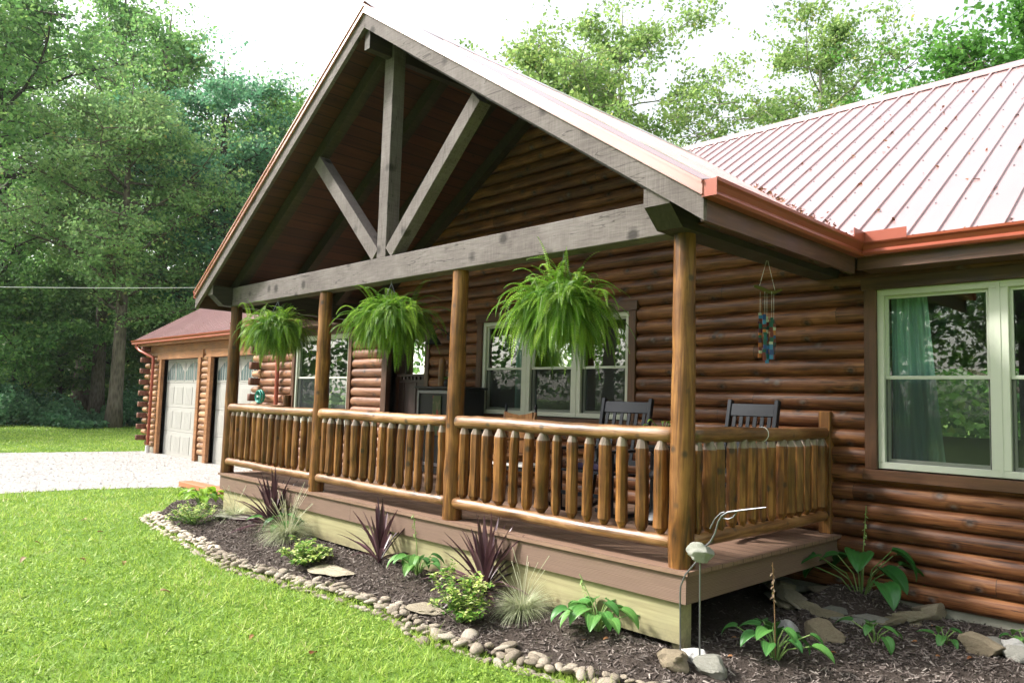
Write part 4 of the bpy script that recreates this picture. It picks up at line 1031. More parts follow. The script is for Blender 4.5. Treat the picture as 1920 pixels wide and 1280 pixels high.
def cordyline(label,x,y,n,L,seed,spread=1):
    z=float(bedz(x,y)); e=empty('cordyline',(x,y,z-.01),0,label,'plant','purple sword leaved plants along the porch'); r0=random.Random(seed); random.seed(seed); V,F,rn=[],[],[]
    for i in range(n):
        a=i*2.399+r0.uniform(-.4,.4); t=(i+.5)/n; el=1.50-1.15*t**1.5*spread+r0.uniform(-.1,.08); el=min(el,1.5)
        s=L*r0.uniform(.75,1.05)*(1-.15*t); d=(math.cos(a)*math.cos(el),math.sin(a)*math.cos(el),math.sin(el))
        leafblade(V,F,rn,(math.cos(a)*.012,math.sin(a)*.012,.02+.05*(1-t)),d,(0,0,1) if el<1.45 else (1,0,0),s,.042*r0.uniform(.8,1.2),(.25+.9*t*t)*r0.uniform(.5,1.4),'lance',9,2,.55,r0.uniform(.05,.95))
    S=MB().tube([(0,0,-.02),(0,0,.06)],[.02,.016],8)
    fastmesh('leaves',V,F,'cordy',e,rn,True); S.build('stem','cordy',e); return e
def tuft(label,x,y,n,L,seed,stalks=12,sh=.5):
    z=float(bedz(x,y)); e=empty('ornamental_grass',(x,y,z-.005),0,label,'plant','tufts of pale ornamental grass'); r0=random.Random(seed); random.seed(seed); V,F,rn=[],[],[];V2,F2,r2=[],[],[]
    for i in range(n):
        a=r0.uniform(0,6.283); el=r0.triangular(.35,1.5,1.1); s=L*r0.uniform(.6,1.15); b_=r0.uniform(0,.05)
        leafblade(V,F,rn,(math.cos(a)*b_,math.sin(a)*b_,0),(math.cos(a)*math.cos(el),math.sin(a)*math.cos(el),math.sin(el)),(0,0,1),s,.0065,r0.uniform(.7,2.0),'blade',5,2,.1,r0.random())
    for i in range(stalks):
        a=r0.uniform(0,6.283); el=r0.uniform(1.0,1.5); s=sh*r0.uniform(.6,1.1); d=Vector((math.cos(a)*math.cos(el),math.sin(a)*math.cos(el),math.sin(el)))
        p1=d*s*.6; p2=d*s+Vector((math.cos(a),math.sin(a),-.2))*s*.10; addtube(V2,F2,r2,[(0,0,0),p1,p2],[.0018,.0015,.0028],4,.9)
    finish(e,[('blades',V,F,rn,'ogras'),('seed_stalks',V2,F2,r2,'ogras')]); return e
def shrub(label,x,y,rx,ry,h,n,seed,up=5):
    z=float(bedz(x,y)); e=empty('variegated_shrub',(x,y,z-.01),0,label,'shrub','low variegated shrubs in the mulch bed'); r0=random.Random(seed); random.seed(seed); V,F,rn=[],[],[];V2,F2,r2=[],[],[]
    tips=[]
    for i in range(34):
        a=r0.uniform(0,6.283); q=math.sqrt(r0.random()); hh=h*(.35+.45*(1-q*q))*r0.uniform(.75,1.2)
        if i<up: hh=h*r0.uniform(.85,1.1)
        P_=[(0,0,0),(math.cos(a)*rx*q*.5,math.sin(a)*ry*q*.5,hh*.6),(math.cos(a)*rx*q,math.sin(a)*ry*q,hh)]
        addtube(V2,F2,r2,P_,[.004,.003,.002],4,.5); tips.append([Vector(p) for p in P_])
    for i in range(n):
        P_=r0.choice(tips); t=r0.random()**.6; p=P_[1].lerp(P_[2],t) if r0.random()<.75 else P_[0].lerp(P_[1],.4+.6*t)
        p=p+Vector((r0.gauss(0,.018),r0.gauss(0,.018),r0.gauss(0,.012))); a=r0.uniform(0,6.283); s=r0.uniform(.026,.048)
        leafblade(V,F,rn,p,(math.cos(a),math.sin(a),r0.uniform(-.2,.8)),(0,0,1),s,s*.62,.5,'heart',3,2,.25,r0.uniform(0,.45)+(.55 if p.z>h*.35 and r0.random()<.62 else 0)*r0.random()+.12)
    finish(e,[('leaves',V,F,rn,'varieg'),('twigs',V2,F2,r2,'stalk')]); return e
hosta('hosta','lime green hosta at the far left end of the mulch bed',-7.75,-.02,15,.20,.13,.26,1,'hosta_lime',spread=.8)
shrub('yellow and green variegated shrub at the far left end of the bed',-6.75,-.50,.42,.34,.33,900,2,2)
tuft('faint tuft of pale grass beside the porch corner, left of the tall purple plant',-6.40,-.14,450,.28,3,12,.42)
cordyline('tallest fullest purple sword leaved plant, near the far left post',-5.48,-.10,70,.66,4,1.0)
hosta('hosta','green hosta half hidden behind the tall pale grass',-5.12,-.16,12,.17,.11,.2,5,'hosta')
tuft('largest tuft of pale grass, behind the round variegated shrub',-4.88,-.22,1100,.38,6,34,.60)
shrub('dense round variegated shrub before the second post, by the big grass tuft',-3.86,-.55,.34,.28,.26,1300,7,2)
cordyline('thin purple sword leaved plant in the middle of the bed, smallest of three',-3.24,-.14,26,.60,8,.8)
hosta('hosta','bluish green hosta with a budding stem right of the thin purple plant',-2.62,-.16,14,.17,.10,.2,9,'hosta',flower=.52,stalklean=-.10)
cordyline('wide purple sword leaved plant right of the third post, nearest of three',-1.80,-.12,54,.62,10,1.2)
shrub('upright sprawling variegated shrub at the pebble edge in front of the wide purple plant',-1.55,-.58,.27,.24,.38,1100,11,9)
tuft('tuft of silvery grass between the upright variegated shrub and the nearest hosta',-1.28,-.20,1000,.27,12,14,.45)
hosta('hosta','green hosta with yellowing leaves by the skirt near the front corner',-.62,-.12,18,.19,.12,.21,13,'hosta',flower=.36,stalklean=-.18)
hosta('hosta','light green hosta with a dry flower stalk in front of the white stone',.40,.42,15,.16,.105,.22,14,'hosta_lime' if False else 'hosta',flower=.62,stalklean=-.02,fm='dryleaf')
hosta('hosta','largest deep green hosta inside the stone ring by the wall',.28,2.16,13,.28,.20,.42,15,'hosta_dark',flower=.78,stalklean=.04,z=-.47)
hosta('hosta','small hosta seedling in the mulch in front of the stone ring',.71,1.26,7,.13,.085,.14,16,'hosta')
hosta('hosta','smallest hosta seedling, right of the stone ring',1.02,1.68,6,.11,.06,.11,17,'hosta')
hosta('hosta','hosta seedling at the right edge beside the pale stones',1.42,2.05,5,.11,.07,.10,18,'hosta')
# fallen leaves on the lawn and bed
LF=[(-5.88,-2.45,.055,.9,'pale dry leaf on the lawn, furthest left and nearest the camera'),(-5.52,-2.07,.05,.15,'brown curled leaf on the lawn beside the palest one'),(-5.13,-1.79,.04,.6,'small tan leaf on the open lawn'),(-3.77,-1.92,.06,.75,'curled pale tan leaf in the middle of the lawn'),(-6.93,-1.53,.05,.1,'dark brown leaf on the far lawn'),(-7.91,-1.4,.05,.85,'pale leaf on the far lawn towards the driveway'),(-2.23,-1.84,.035,.5,'small reddish leaf low on the lawn'),(-1.66,-1.73,.05,.05,'dark brown leaf near the bottom edge of the lawn'),(-6.72,-2.2,.04,.3,'russet leaf at the left edge of the lawn')]
def leafobj(name,label,x,y,z,s,rv,seed,group):
    random.seed(seed); r0=random.Random(seed); V,F,rn=[],[],[]; a=r0.uniform(0,6.28)
    leafblade(V,F,rn,(0,0,0),(math.cos(a),math.sin(a),.3),(0,0,1),s*1.4,s,r0.uniform(.6,1.6),'heart',5,4,.5,rv,1.5)
    o=fastmesh(name,V,F,'dryleaf',None,rn,True); o.location=(x,y,z); return tag(o,label,'leaf',group)
for i,(x,y,s,rv,lb) in enumerate(LF): leafobj('fallen_leaf',lb,x,y,float(gnd(x,y))+.035,s,rv,i,'dry leaves scattered on the lawn')
ML=['russet leaf on the mulch left of the stalked hosta','russet leaf on the mulch under the porch corner','brown leaf between the stalked hosta and the seedling','dry leaf in front of the stalked hosta','leaf beside the seedling nearest the wall','leaf between the two hosta seedlings','dry leaf at the bed front left of the nearest stones','small leaf near the pebbles at the porch corner','dry leaf left of the boulder pile','red brown leaf right of the hosta ring']
for i,(x,y) in enumerate(((.05,.55),(-.02,.9),(.62,.75),(.22,.2),(.9,1.5),(1.1,1.3),(-.6,-.3),(-.45,-.22),(1.25,1.45),(.85,2.0))): leafobj('fallen_leaf',ML[i],x,y,float(bedz(x,y))+.012,.03,rd.uniform(0,.5),30+i,'dry leaves lying on the mulch')
# leaf litter on the metal roof
n_=420; V=[];F=[];pts=[]
for i in range(n_):
    if i<170:
        x=rd.uniform(-1.8,EX); y=MY0+(gz(x)-MZ0)/MS+abs(rd.gauss(0,.05))
    else: x=rd.uniform(-1.5,4.5); y=rd.uniform(2.1,6.8); x=round((x-MXL-.02)/.229)*.229+MXL+.02+rd.choice((-1,1))*rd.uniform(.02,.05)
    if x<EX and y<MY0+(gz(x)-MZ0)/MS: continue
    pts.append((x,y,mz(y)+.012))
c=np.array(pts); t,b_,nr=rot3(len(c),.6); V,F=quads(c,t,b_,rng.uniform(.018,.055,len(c)),rng.uniform(.008,.026,len(c)))
o=fastmesh('roof_leaf_litter',V,F,'dryleaf',rnd=rng.uniform(0,.5,len(F))); tag(o,kind='stuff')
# ---------------------------------------------------------------- hanging ferns
def fern(label,x,y,zc,seed,n=170,L=.52):
    e=empty('hanging_fern',(x,y,zc),0,label,'fern','Boston ferns hanging under the porch beam'); r0=random.Random(seed)
    MB().lathe([(.002,-.13),(.10,-.13),(.135,.02),(.145,.03),(.145,.045),(.125,.045),(.12,.0),(.002,.0)],20).build('pot','basket',e,smooth=True)
    m=MB()
    for q in range(3):
        a=q*2.094+.4; m.tube([(math.cos(a)*.14,math.sin(a)*.14,.04),(0,0,2.245-zc-.03)],.0025,4)
    m.tube([(0,0,2.245-zc-.04),(0,0,2.245-zc)],.004,5); m.build('hanger','steel',e)
    C_=[];T=[];B=[];Ls=[];Ws=[];rv=[]; St=MB()
    PV=[];PR=[]
    for i in range(n):
        a=r0.uniform(0,6.283); el=r0.triangular(-.8,1.45,.35); Lf=L*r0.uniform(.6,1.12)*(1.0 if el<1.1 else .78)
        d=Vector((math.cos(a)*math.cos(el),math.sin(a)*math.cos(el),math.sin(el))); p=Vector((r0.gauss(0,.10),r0.gauss(0,.10),.02+r0.gauss(0,.05))); d=(d+p*2.2+Vector((r0.gauss(0,.25),r0.gauss(0,.25),0))).normalized(); s=d.cross(Vector((0,0,1)))
        if s.length<.01: continue
        s.normalize(); K=26; g=r0.uniform(1.8,5.0); base=r0.uniform(.0,.9); twist=r0.uniform(-.5,.5)
        pts=[p.copy()]; st=Lf/K
        for k in range(K):
            d=(d+Vector((0,0,-1))*g/K*(.35+1.0*k/K)).normalized(); p2=p+d*st; u=s.cross(d).normalized()
            t=k/K; wl=.050*math.sin(math.pi*min(1,.12+t*.9))**.7*(1-.35*t)
            if t>.06:
                for sg in (1,-1):
                    for hf in (.3,):
                        o0=p.lerp(p2,hf*.5); dirp=(s*sg*math.cos(twist)+u*math.sin(twist)*sg*.4+d*.32+Vector((0,0,-.15))).normalized()*wl; wv=d*st*.24
                        PV+= [o0-wv,o0+dirp*.5-wv*1.4+u*.004,o0+dirp,o0+dirp*.5+wv*1.4+u*.004]; PR.append(min(1,max(0,base+r0.uniform(-.15,.15))))
            p=p2; pts.append(p.copy())
        St.tube(pts[::4]+[pts[-1]],.0016,3,cap=False)
    V=np.array([tuple(v) for v in PV]); F=np.arange(len(V)).reshape(-1,4)
    fastmesh('fronds',V,F,'fern',e,PR); St.build('frond_stems','fernstem',e); return e
MT['fernstem']=plain('fern_stem_green',(.16,.26,.04),.5)
fern('left hanging fern, between the two far posts',-5.93,.04,1.85,1,620,.43)
fern('middle hanging fern, in front of the entry door',-3.50,.04,1.84,2,640,.45)
fern('right hanging fern, in front of the triple window',-1.17,.04,1.80,3,720,.49)
# ---------------------------------------------------------------- porch furniture
def rocker(x,y,rz,label,mt='black',w=.56,h=1.12,slats=6,cushion=False,seat_z=.42,lean=.22):
    e=empty('rocking_chair',(x,y,0),rz,label,'chair','black slatted rocking chairs on the porch' if mt=='black' else None)
    hw=w/2; yb=.20
    for s in (-1,1):
        MB().obox((s*hw,yb,.05),(s*hw,yb+lean*(h-.1)/1,h),.04,.05,(0,1,0),.004).build('back_post',mt,e)
        MB().obox((s*(hw+.02),-.26,.05),(s*(hw+.02),-.27,.62),.04,.045,(0,1,0),.004).build('front_leg',mt,e)
        P_=[]
        for q in range(13):
            t=q/12; yy=-.46+t*1.06; P_.append((yy,.012+.13*((yy-.02)/.55)**2))
        pr=[(yy,z+.035) for yy,z in P_]+[(yy,z) for yy,z in P_[::-1]]
        MB().prism(pr,s*(hw+.01)-.018,s*(hw+.01)+.018,'x').build('rocker_runner',mt,e)
        MB().box(s*(hw+.02)-.045,s*(hw+.02)+.045,-.34,.27,.62,.645,.005).build('armrest',mt,e)
    bk=lambda z: yb+lean*(z-.05)*(h-.1)/(h-.05)
    m=MB(); zt=h-.09
    m.obox((-hw,bk(zt)-.0,zt),(hw,bk(zt),zt),.028,.115,(0,lean,1),.004); m.build('top_rail',mt,e)
    m=MB(); m.obox((-hw,bk(seat_z+.08),seat_z+.08),(hw,bk(seat_z+.08),seat_z+.08),.025,.05,(0,lean,1)); m.build('lower_rail',mt,e)
    for i in range(slats):
        xx=-hw+.06+(w-.12)*i/(slats-1); MB().obox((xx,bk(seat_z+.1),seat_z+.1),(xx,bk(zt-.05),zt-.05),.034,.014,(0,1,0)).build('back_slat',mt,e)
    m=MB()
    for i in range(7): yy=-.28+i*.078; m.box(-hw,hw,yy,yy+.066,seat_z-.02+.02*(3-i)/3,seat_z+.02*(3-i)/3,.003)
    m.build('seat',mt,e)
    m=MB(); 
    for z_ in (.20,): m.box(-hw,hw,-.27,-.245,z_,z_+.035)
    m.build('stretcher',mt,e)
    return e
rocker(-1.86,1.42,.05,'black slatted rocking chair in front of the triple window','black',.56,1.13)
rocker(-.62,1.58,-.06,'black slatted rocking chair seen over the side railing','black',.47,1.14)
# wooden chair with carved finials
e=empty('wooden_rocker',(-3.25,1.45,.05),.1,'antique wooden chair with dark finials under the left part of the triple window','chair')
for s in (-1,1):
    m=MB(); m.obox((s*.20,.12,.02),(s*.215,.26,.90),.036,.036,(0,1,0),.004); m.build('back_post','oak',e)
    MB().lathe([(.006,0),(.02,.015),(.012,.03),(.02,.05),(.014,.075),(.002,.10)],10,(s*.216,.265,.895)).build('finial','black',e,smooth=True)
    MB().obox((s*.21,-.24,.02),(s*.21,-.24,.60),.036,.036,(0,1,0),.004).build('front_leg','oak',e)
    MB().box(s*.21-.03,s*.21+.03,-.27,.2,.60,.625,.004).build('armrest','oak',e)
pr=[(-.2,.80),(-.2,.90),(-.12,.88),(0,.865),(.12,.88),(.2,.90),(.2,.80),(.1,.77),(-.1,.77)]
MB().prism(pr,.225,.245,'y').build('crest_rail','oak',e)
m=MB(); m.box(-.12,.12,.205,.222,.45,.79,.003); m.build('back_splat','oak',e)
MB().box(-.22,.22,-.26,.2,.40,.44,.006).build('seat','oak',e)
# low white topped table with wheels
e=empty('low_table',(-3.02,1.35,0),.05,'low table with a white top and dark scrolled legs on small wheels behind the railing','table')
MB().box(-.36,.36,-.17,.17,.395,.42,.004).build('table_top','white',e)
MB().box(-.34,.34,-.15,.15,.35,.393,.004).build('apron','iron',e)
for sx in (-1,1):
    for sy in (-1,1):
        MB().tube([(sx*.30,sy*.13,.36),(sx*.34,sy*.13,.27),(sx*.27,sy*.13,.18),(sx*.31,sy*.13,.06)],.009,6).build('leg','iron',e,smooth=True)
        mm=MB(); 
        for q in range(18):
            a0=2*math.pi*q/18;a1=2*math.pi*(q+1)/18; mm.tube([(sx*.31+.055*math.cos(a0),sy*.13,.062+.055*math.sin(a0)),(sx*.31+.055*math.cos(a1),sy*.13,.062+.055*math.sin(a1))],.006,5)
        for q in range(4): a0=math.pi*q/4; mm.tube([(sx*.31-.05*math.cos(a0),sy*.13,.062-.05*math.sin(a0)),(sx*.31+.05*math.cos(a0),sy*.13,.062+.05*math.sin(a0))],.003,4)
        mm.build('wheel','iron',e)
o=MB().box(-2.02,-1.70,1.22,1.55,.435,.50,.02).build('seat_cushion','purple'); tag(o,'dark purple cushion on the seat of the chair by the triple window','cushion')
# cast iron parlour stove with potted plant
e=empty('parlor_stove',(-1.22,1.50,0),.3,'black cast iron parlor stove standing behind the post at the porch corner','stove')
MB().lathe([(.17,.03),(.175,.05),(.15,.09),(.115,.12),(.105,.16),(.10,.40),(.13,.42),(.135,.44),(.11,.46),(.10,.48),(.10,.64),(.14,.66),(.15,.69),(.13,.705),(.002,.71)],28).build('body','iron',e,smooth=True,ang=30)
m=MB()
for q in range(16):
    a=q*math.pi/8; m.obox((math.cos(a)*.104,math.sin(a)*.104,.17),(math.cos(a)*.102,math.sin(a)*.102,.40),.012,.01,(math.cos(a),math.sin(a),0)); m.obox((math.cos(a)*.103,math.sin(a)*.103,.485),(math.cos(a)*.102,math.sin(a)*.102,.64),.012,.01,(math.cos(a),math.sin(a),0))
m.build('fluting','iron',e)
for q in range(4):
    a=q*math.pi/2+.4; MB().obox((math.cos(a)*.15,math.sin(a)*.15,.07),(math.cos(a)*.20,math.sin(a)*.20,.0),.05,.03,(0,0,1),.005).build('foot','iron',e)
MB().box(-.05,.05,-.125,-.10,.22,.34,.006).build('stove_door','iron',e)
hosta('potted_plant','small green potted plant standing on the parlor stove',-1.22,1.50,14,.07,.03,.22,31,'fern',z=.715)
# black cabinet by the door
e=empty('porch_cabinet',(-5.0,2.10,0),0,'black metal framed cabinet with a faded label panel beside the entry door','cabinet')
MB().box(-.40,.44,-.24,.22,.10,1.20,.008).build('carcass','iron',e)
MB().box(-.44,.48,-.28,.24,1.203,1.235,.006).build('top','iron',e)
m=MB(); m.box(-.38,-.345,-.262,-.243,.2,1.18,.003); m.box(.385,.42,-.262,-.243,.2,1.18,.003); m.box(-.344,.384,-.262,-.243,1.14,1.18,.003); m.box(-.344,.384,-.262,-.243,.2,.24,.003); m.build('front_frame','steel',e)
n=N('faded_label'); c=n.coord(); v=n.vor(n.mapp(c,(26,1,14)),1,out='Color'); q=n.sep(v)[0]; MT['label']=n.end(n.pbr(n.ramp(q,[(0,(.05,.07,.02)),(.45,(.11,.12,.035)),(.5,(.22,.03,.02)),(.62,(.24,.04,.02)),(.66,(.09,.09,.04)),(1,(.20,.17,.07))],'CONSTANT'),.6))
MB().box(-.05,.12,-.258,-.244,.60,1.11,.002).build('label_panel','label',e)
MB().box(-.368,-.352,-.275,-.263,.78,.86,.003).build('latch','steel',e)
for sx in (-1,1): MB().box(sx*.38-.03,sx*.38+.03,-.2,-.14,0,.10,.004).build('foot','iron',e)
o=MB().tube([(-5.17,2.08,1.237),(-5.172,2.08,1.50),(-5.168,2.08,1.60),(-5.17,2.08,1.635)],[.05,.048,.045,.02],14).build('carved_log','oak',smooth=True,ang=60); tag(o,'upright round topped wooden log standing on the black cabinet','log')
hosta('succulent','tiny succulent in a dark glass jar on the black cabinet',-4.98,2.02,11,.05,.02,.05,33,'hosta_dark',z=1.33)
o=MB().lathe([(.03,0),(.045,.02),(.045,.07),(.03,.09),(.035,.1),(.002,.1)],14,(-4.98,2.02,1.237)).build('glass_jar','black',smooth=True); tag(o,'small dark jar holding a succulent on the black cabinet','jar')
# barn lamp
e=empty('wall_lamp',(-5.45,D-.05,1.95),0,'dark barn style wall lamp with a gooseneck arm beside the entry door','lamp')
MB().tube([(.09,0,.0),(.09,-.03,.0)],[.07,.06],16).build('wall_plate','iron',e,smooth=True)
MB().tube([(.09,-.03,0),(.09,-.10,.06),(.04,-.18,.10),(-.03,-.20,.08),(-.05,-.20,.02)],.010,8).build('gooseneck','iron',e,smooth=True)
MB().lathe([(.035,.02),(.045,-.02),(.085,-.06),(.115,-.12),(.110,-.122),(.08,-.065),(.04,-.025)],20,(-.05,-.20,0)).build('lamp_shade','iron',e,smooth=True)
MB().lathe([(.002,-.04),(.02,-.05),(.028,-.08),(.002,-.105)],12,(-.05,-.20,0)).build('bulb','white',e,smooth=True)
# wind chime
e=empty('wind_chime',(-.08,1.25,1.99),.80,'wind chime of coloured glass strips hanging from driftwood under the side beam','wind chime')
MB().tube([(-.11,0,.045),(-.06,0,.03),(0,0,.0),(.05,0,-.005),(.11,0,.02)],[.012,.017,.016,.014,.010],8).build('driftwood','olive',e,smooth=True) if 'olive' in MT else None
m=MB(); top=2.24-1.99
m.tube([(-.07,0,.03),(-.01,0,top)],.0014,4); m.tube([(.06,0,.0),(.0,0,top)],.0014,4)
cols=[(.45,.45,.36),(.13,.015,.015),(.02,.05,.20),(.01,.10,.10),(.02,.015,.02),(.40,.12,.03),(.02,.02,.03),(.03,.09,.04),(.04,.17,.36),(.06,.012,.04),(.01,.07,.06)]
n=N('stained_glass_tiles'); v=n.attr(); st=[(i/len(cols),c_) for i,c_ in enumerate(cols)]; MT['tiles']=n.end(n.pbr(n.ramp(v,st,'CONSTANT'),.12,spec=.8))
r0=random.Random(4)
for i in range(5):
    xx=-.055+i*.027; yy=(-1)**i*.015; z1=-.17-.012*i; V=[];F=[];rn=[]; zz=z1; zend=-.50-r0.uniform(0,.05)
    m.tube([(xx,yy,0),(xx,yy,z1)],.0009,4)
    k=0
    while zz>zend:
        hh=r0.uniform(.015,.045); ox=r0.uniform(-.005,.005); w_=.013+r0.uniform(-.002,.002); b2=MB().box(xx+ox-w_,xx+ox+w_,yy-.003-.001*(k%2),yy+.003+.001*(k%2),zz-hh+.0012,zz); kk=len(V); V+=b2.v; F+=[tuple(q+kk for q in f) for f in b2.f]; rn+=[r0.random()]*6; zz-=hh; k+=1
    fastmesh('glass_strip',V,F,'tiles',e,rn)
m.build('strings','cordwhite',e)
MB().tube([(-.11,0,.045),(-.06,0,.03),(0,0,.0),(.05,0,-.005),(.11,0,.02)],[.010,.016,.016,.014,.009],8).build('driftwood',plain('mossy_driftwood',(.10,.085,.015),.8),e,smooth=True)
# white string tied round the side rail
pts=[]
for q in range(17):
    a=2*math.pi*q/16; pts.append((-.092+.058*math.cos(a),1.18+.01*math.sin(a),.868+.058*math.sin(a)))
o=MB().tube(pts,.003,5,cap=False).build('tied_string','cordwhite'); tag(o,'thin white string tied round the side railing in front of the chair','string')
# rod sculpture with a balanced stone
e=empty('garden_sculpture',(.15,-.08,G),0,'bent steel rod garden sculpture by the porch corner','sculpture')
def WS(P): return [(x-.15,y+.08,z-G) for x,y,z in P]
MB().tube(WS([(.017,-.08,-.60),(.008,-.08,-.12),(.012,-.08,-.075),(.045,-.08,0),(.15,-.08,.125)]),.0055,8).build('rod','steel',e,smooth=True)
MB().tube(WS([(.155,-.08,-.60),(.15,-.08,.10)]),.0055,8).build('rod','steel',e,smooth=True)
MB().tube(WS([(.17,-.08,.18),(.225,-.08,.235),(.255,-.08,.29),(.275,-.08,.36),(.30,-.08,.40),(.34,-.08,.428),(.45,-.08,.455),(.59,-.08,.487)]),[.006]*5+[.006,.006,.003],8).build('rod','steel',e,smooth=True)
MB().tube(WS([(.215,-.075,.31),(.25,-.075,.375),(.29,-.075,.415),(.315,-.075,.425)]),.0045,8).build('rod','steel',e,smooth=True)
MB().tube(WS([(.30,-.07,.385),(.34,-.07,.385),(.37,-.07,.40),(.40,-.07,.44)]),.0045,8).build('rod','steel',e,smooth=True)
o=bpy.data.objects.new('balanced_stone',stone_mesh('balanced_stone',77,'lichen',4,1,1,1,.26,3)); COL.objects.link(o); o.scale=(.088,.062,.058); o.location=(.15,-.08,.155)
tag(o,'pale lichen covered stone balanced on top of the steel rods','stone')
# teal hose on the house corner, planks by the drive, overhead cable
e=empty('garden_hose',(-10.85,D-.12,1.02),0,'coiled teal garden hose hung near the downspout at the house corner','hose')
m=MB()
for k in range(5):
    rr_=.10+.012*(k%3); pts=[(rr_*math.cos(2*math.pi*q/20),-.02*k-.02,rr_*math.sin(2*math.pi*q/20)) for q in range(21)]; m.tube(pts,.013,6,cap=False)
m.build('hose_coil','teal',e,smooth=True); MB().box(-.02,.02,-.12,.08,-.02,.02,.004).build('hose_hook','white',e)
o=MB().obox((-10.95,.98,G+.06),(-9.35,1.04,G+.07),.24,.09,(0,0,1),.006).build('loose_plank','orangeboard'); tag(o,'orange stained plank lying at the gravel edge left of the porch','plank')
pts=[]
for q in range(31):
    t=q/30; yy=-14+40*t; pts.append((-25,yy,4.12+.125*yy+.0022*(yy-3)**2-.03))
o=MB().tube(pts,.013,6).build('overhead_cable','cordwhite'); tag(o,'thin white overhead cable sagging in front of the woods','cable')
# silver car far behind the viewer, seen only as a reflection in the window glass
def car(x,y,rz,label):
    z=float(gnd(x,y)); e=empty('parked_car',(x,y,z),rz,label,'car')
    pr=[(-2.25,.35),(-2.28,.75),(-2.1,.92),(-1.5,.98),(-1.05,1.38),(-.6,1.47),(.5,1.45),(1.15,1.02),(1.95,.90),(2.22,.70),(2.22,.35),(1.75,.28),(-1.7,.28)]
    m=MB(); bm=bmesh.new(); vs=[[bm.verts.new((a,s*.85*(1 if b_<1 else .82),b_)) for a,b_ in pr] for s in (-1,1)]
    for i in range(len(pr)): bm.faces.new((vs[0][i],vs[0][(i+1)%len(pr)],vs[1][(i+1)%len(pr)],vs[1][i]))
    bm.faces.new(vs[0]);bm.faces.new(vs[1][::-1]); bm.verts.index_update(); m.add([v.co[:] for v in bm.verts],[[v.index for v in f.verts] for f in bm.faces]); bm.free()
    m.build('body','silver',e)
    for s in (-1,1):
        MB().prism([(-.98,1.02),(-.62,1.38),(.42,1.37),(.95,1.03)],s*.80-.045,s*.80+.045,'y').build('side_window','black',e)
        for a in (-1.45,1.4):
            w_=empty('wheel',(a,s*.80,.33),0,parent=e); MB().tube([(0,-.1,0),(0,.1,0)],.33,20).build('tyre','tyre',w_); MB().tube([(0,-.11,0),(0,.11,0)],.2,16).build('rim','steel',w_)
    return e
car(-1.0,-38,.15,'silver car parked across the lawn, seen reflected in the right window')
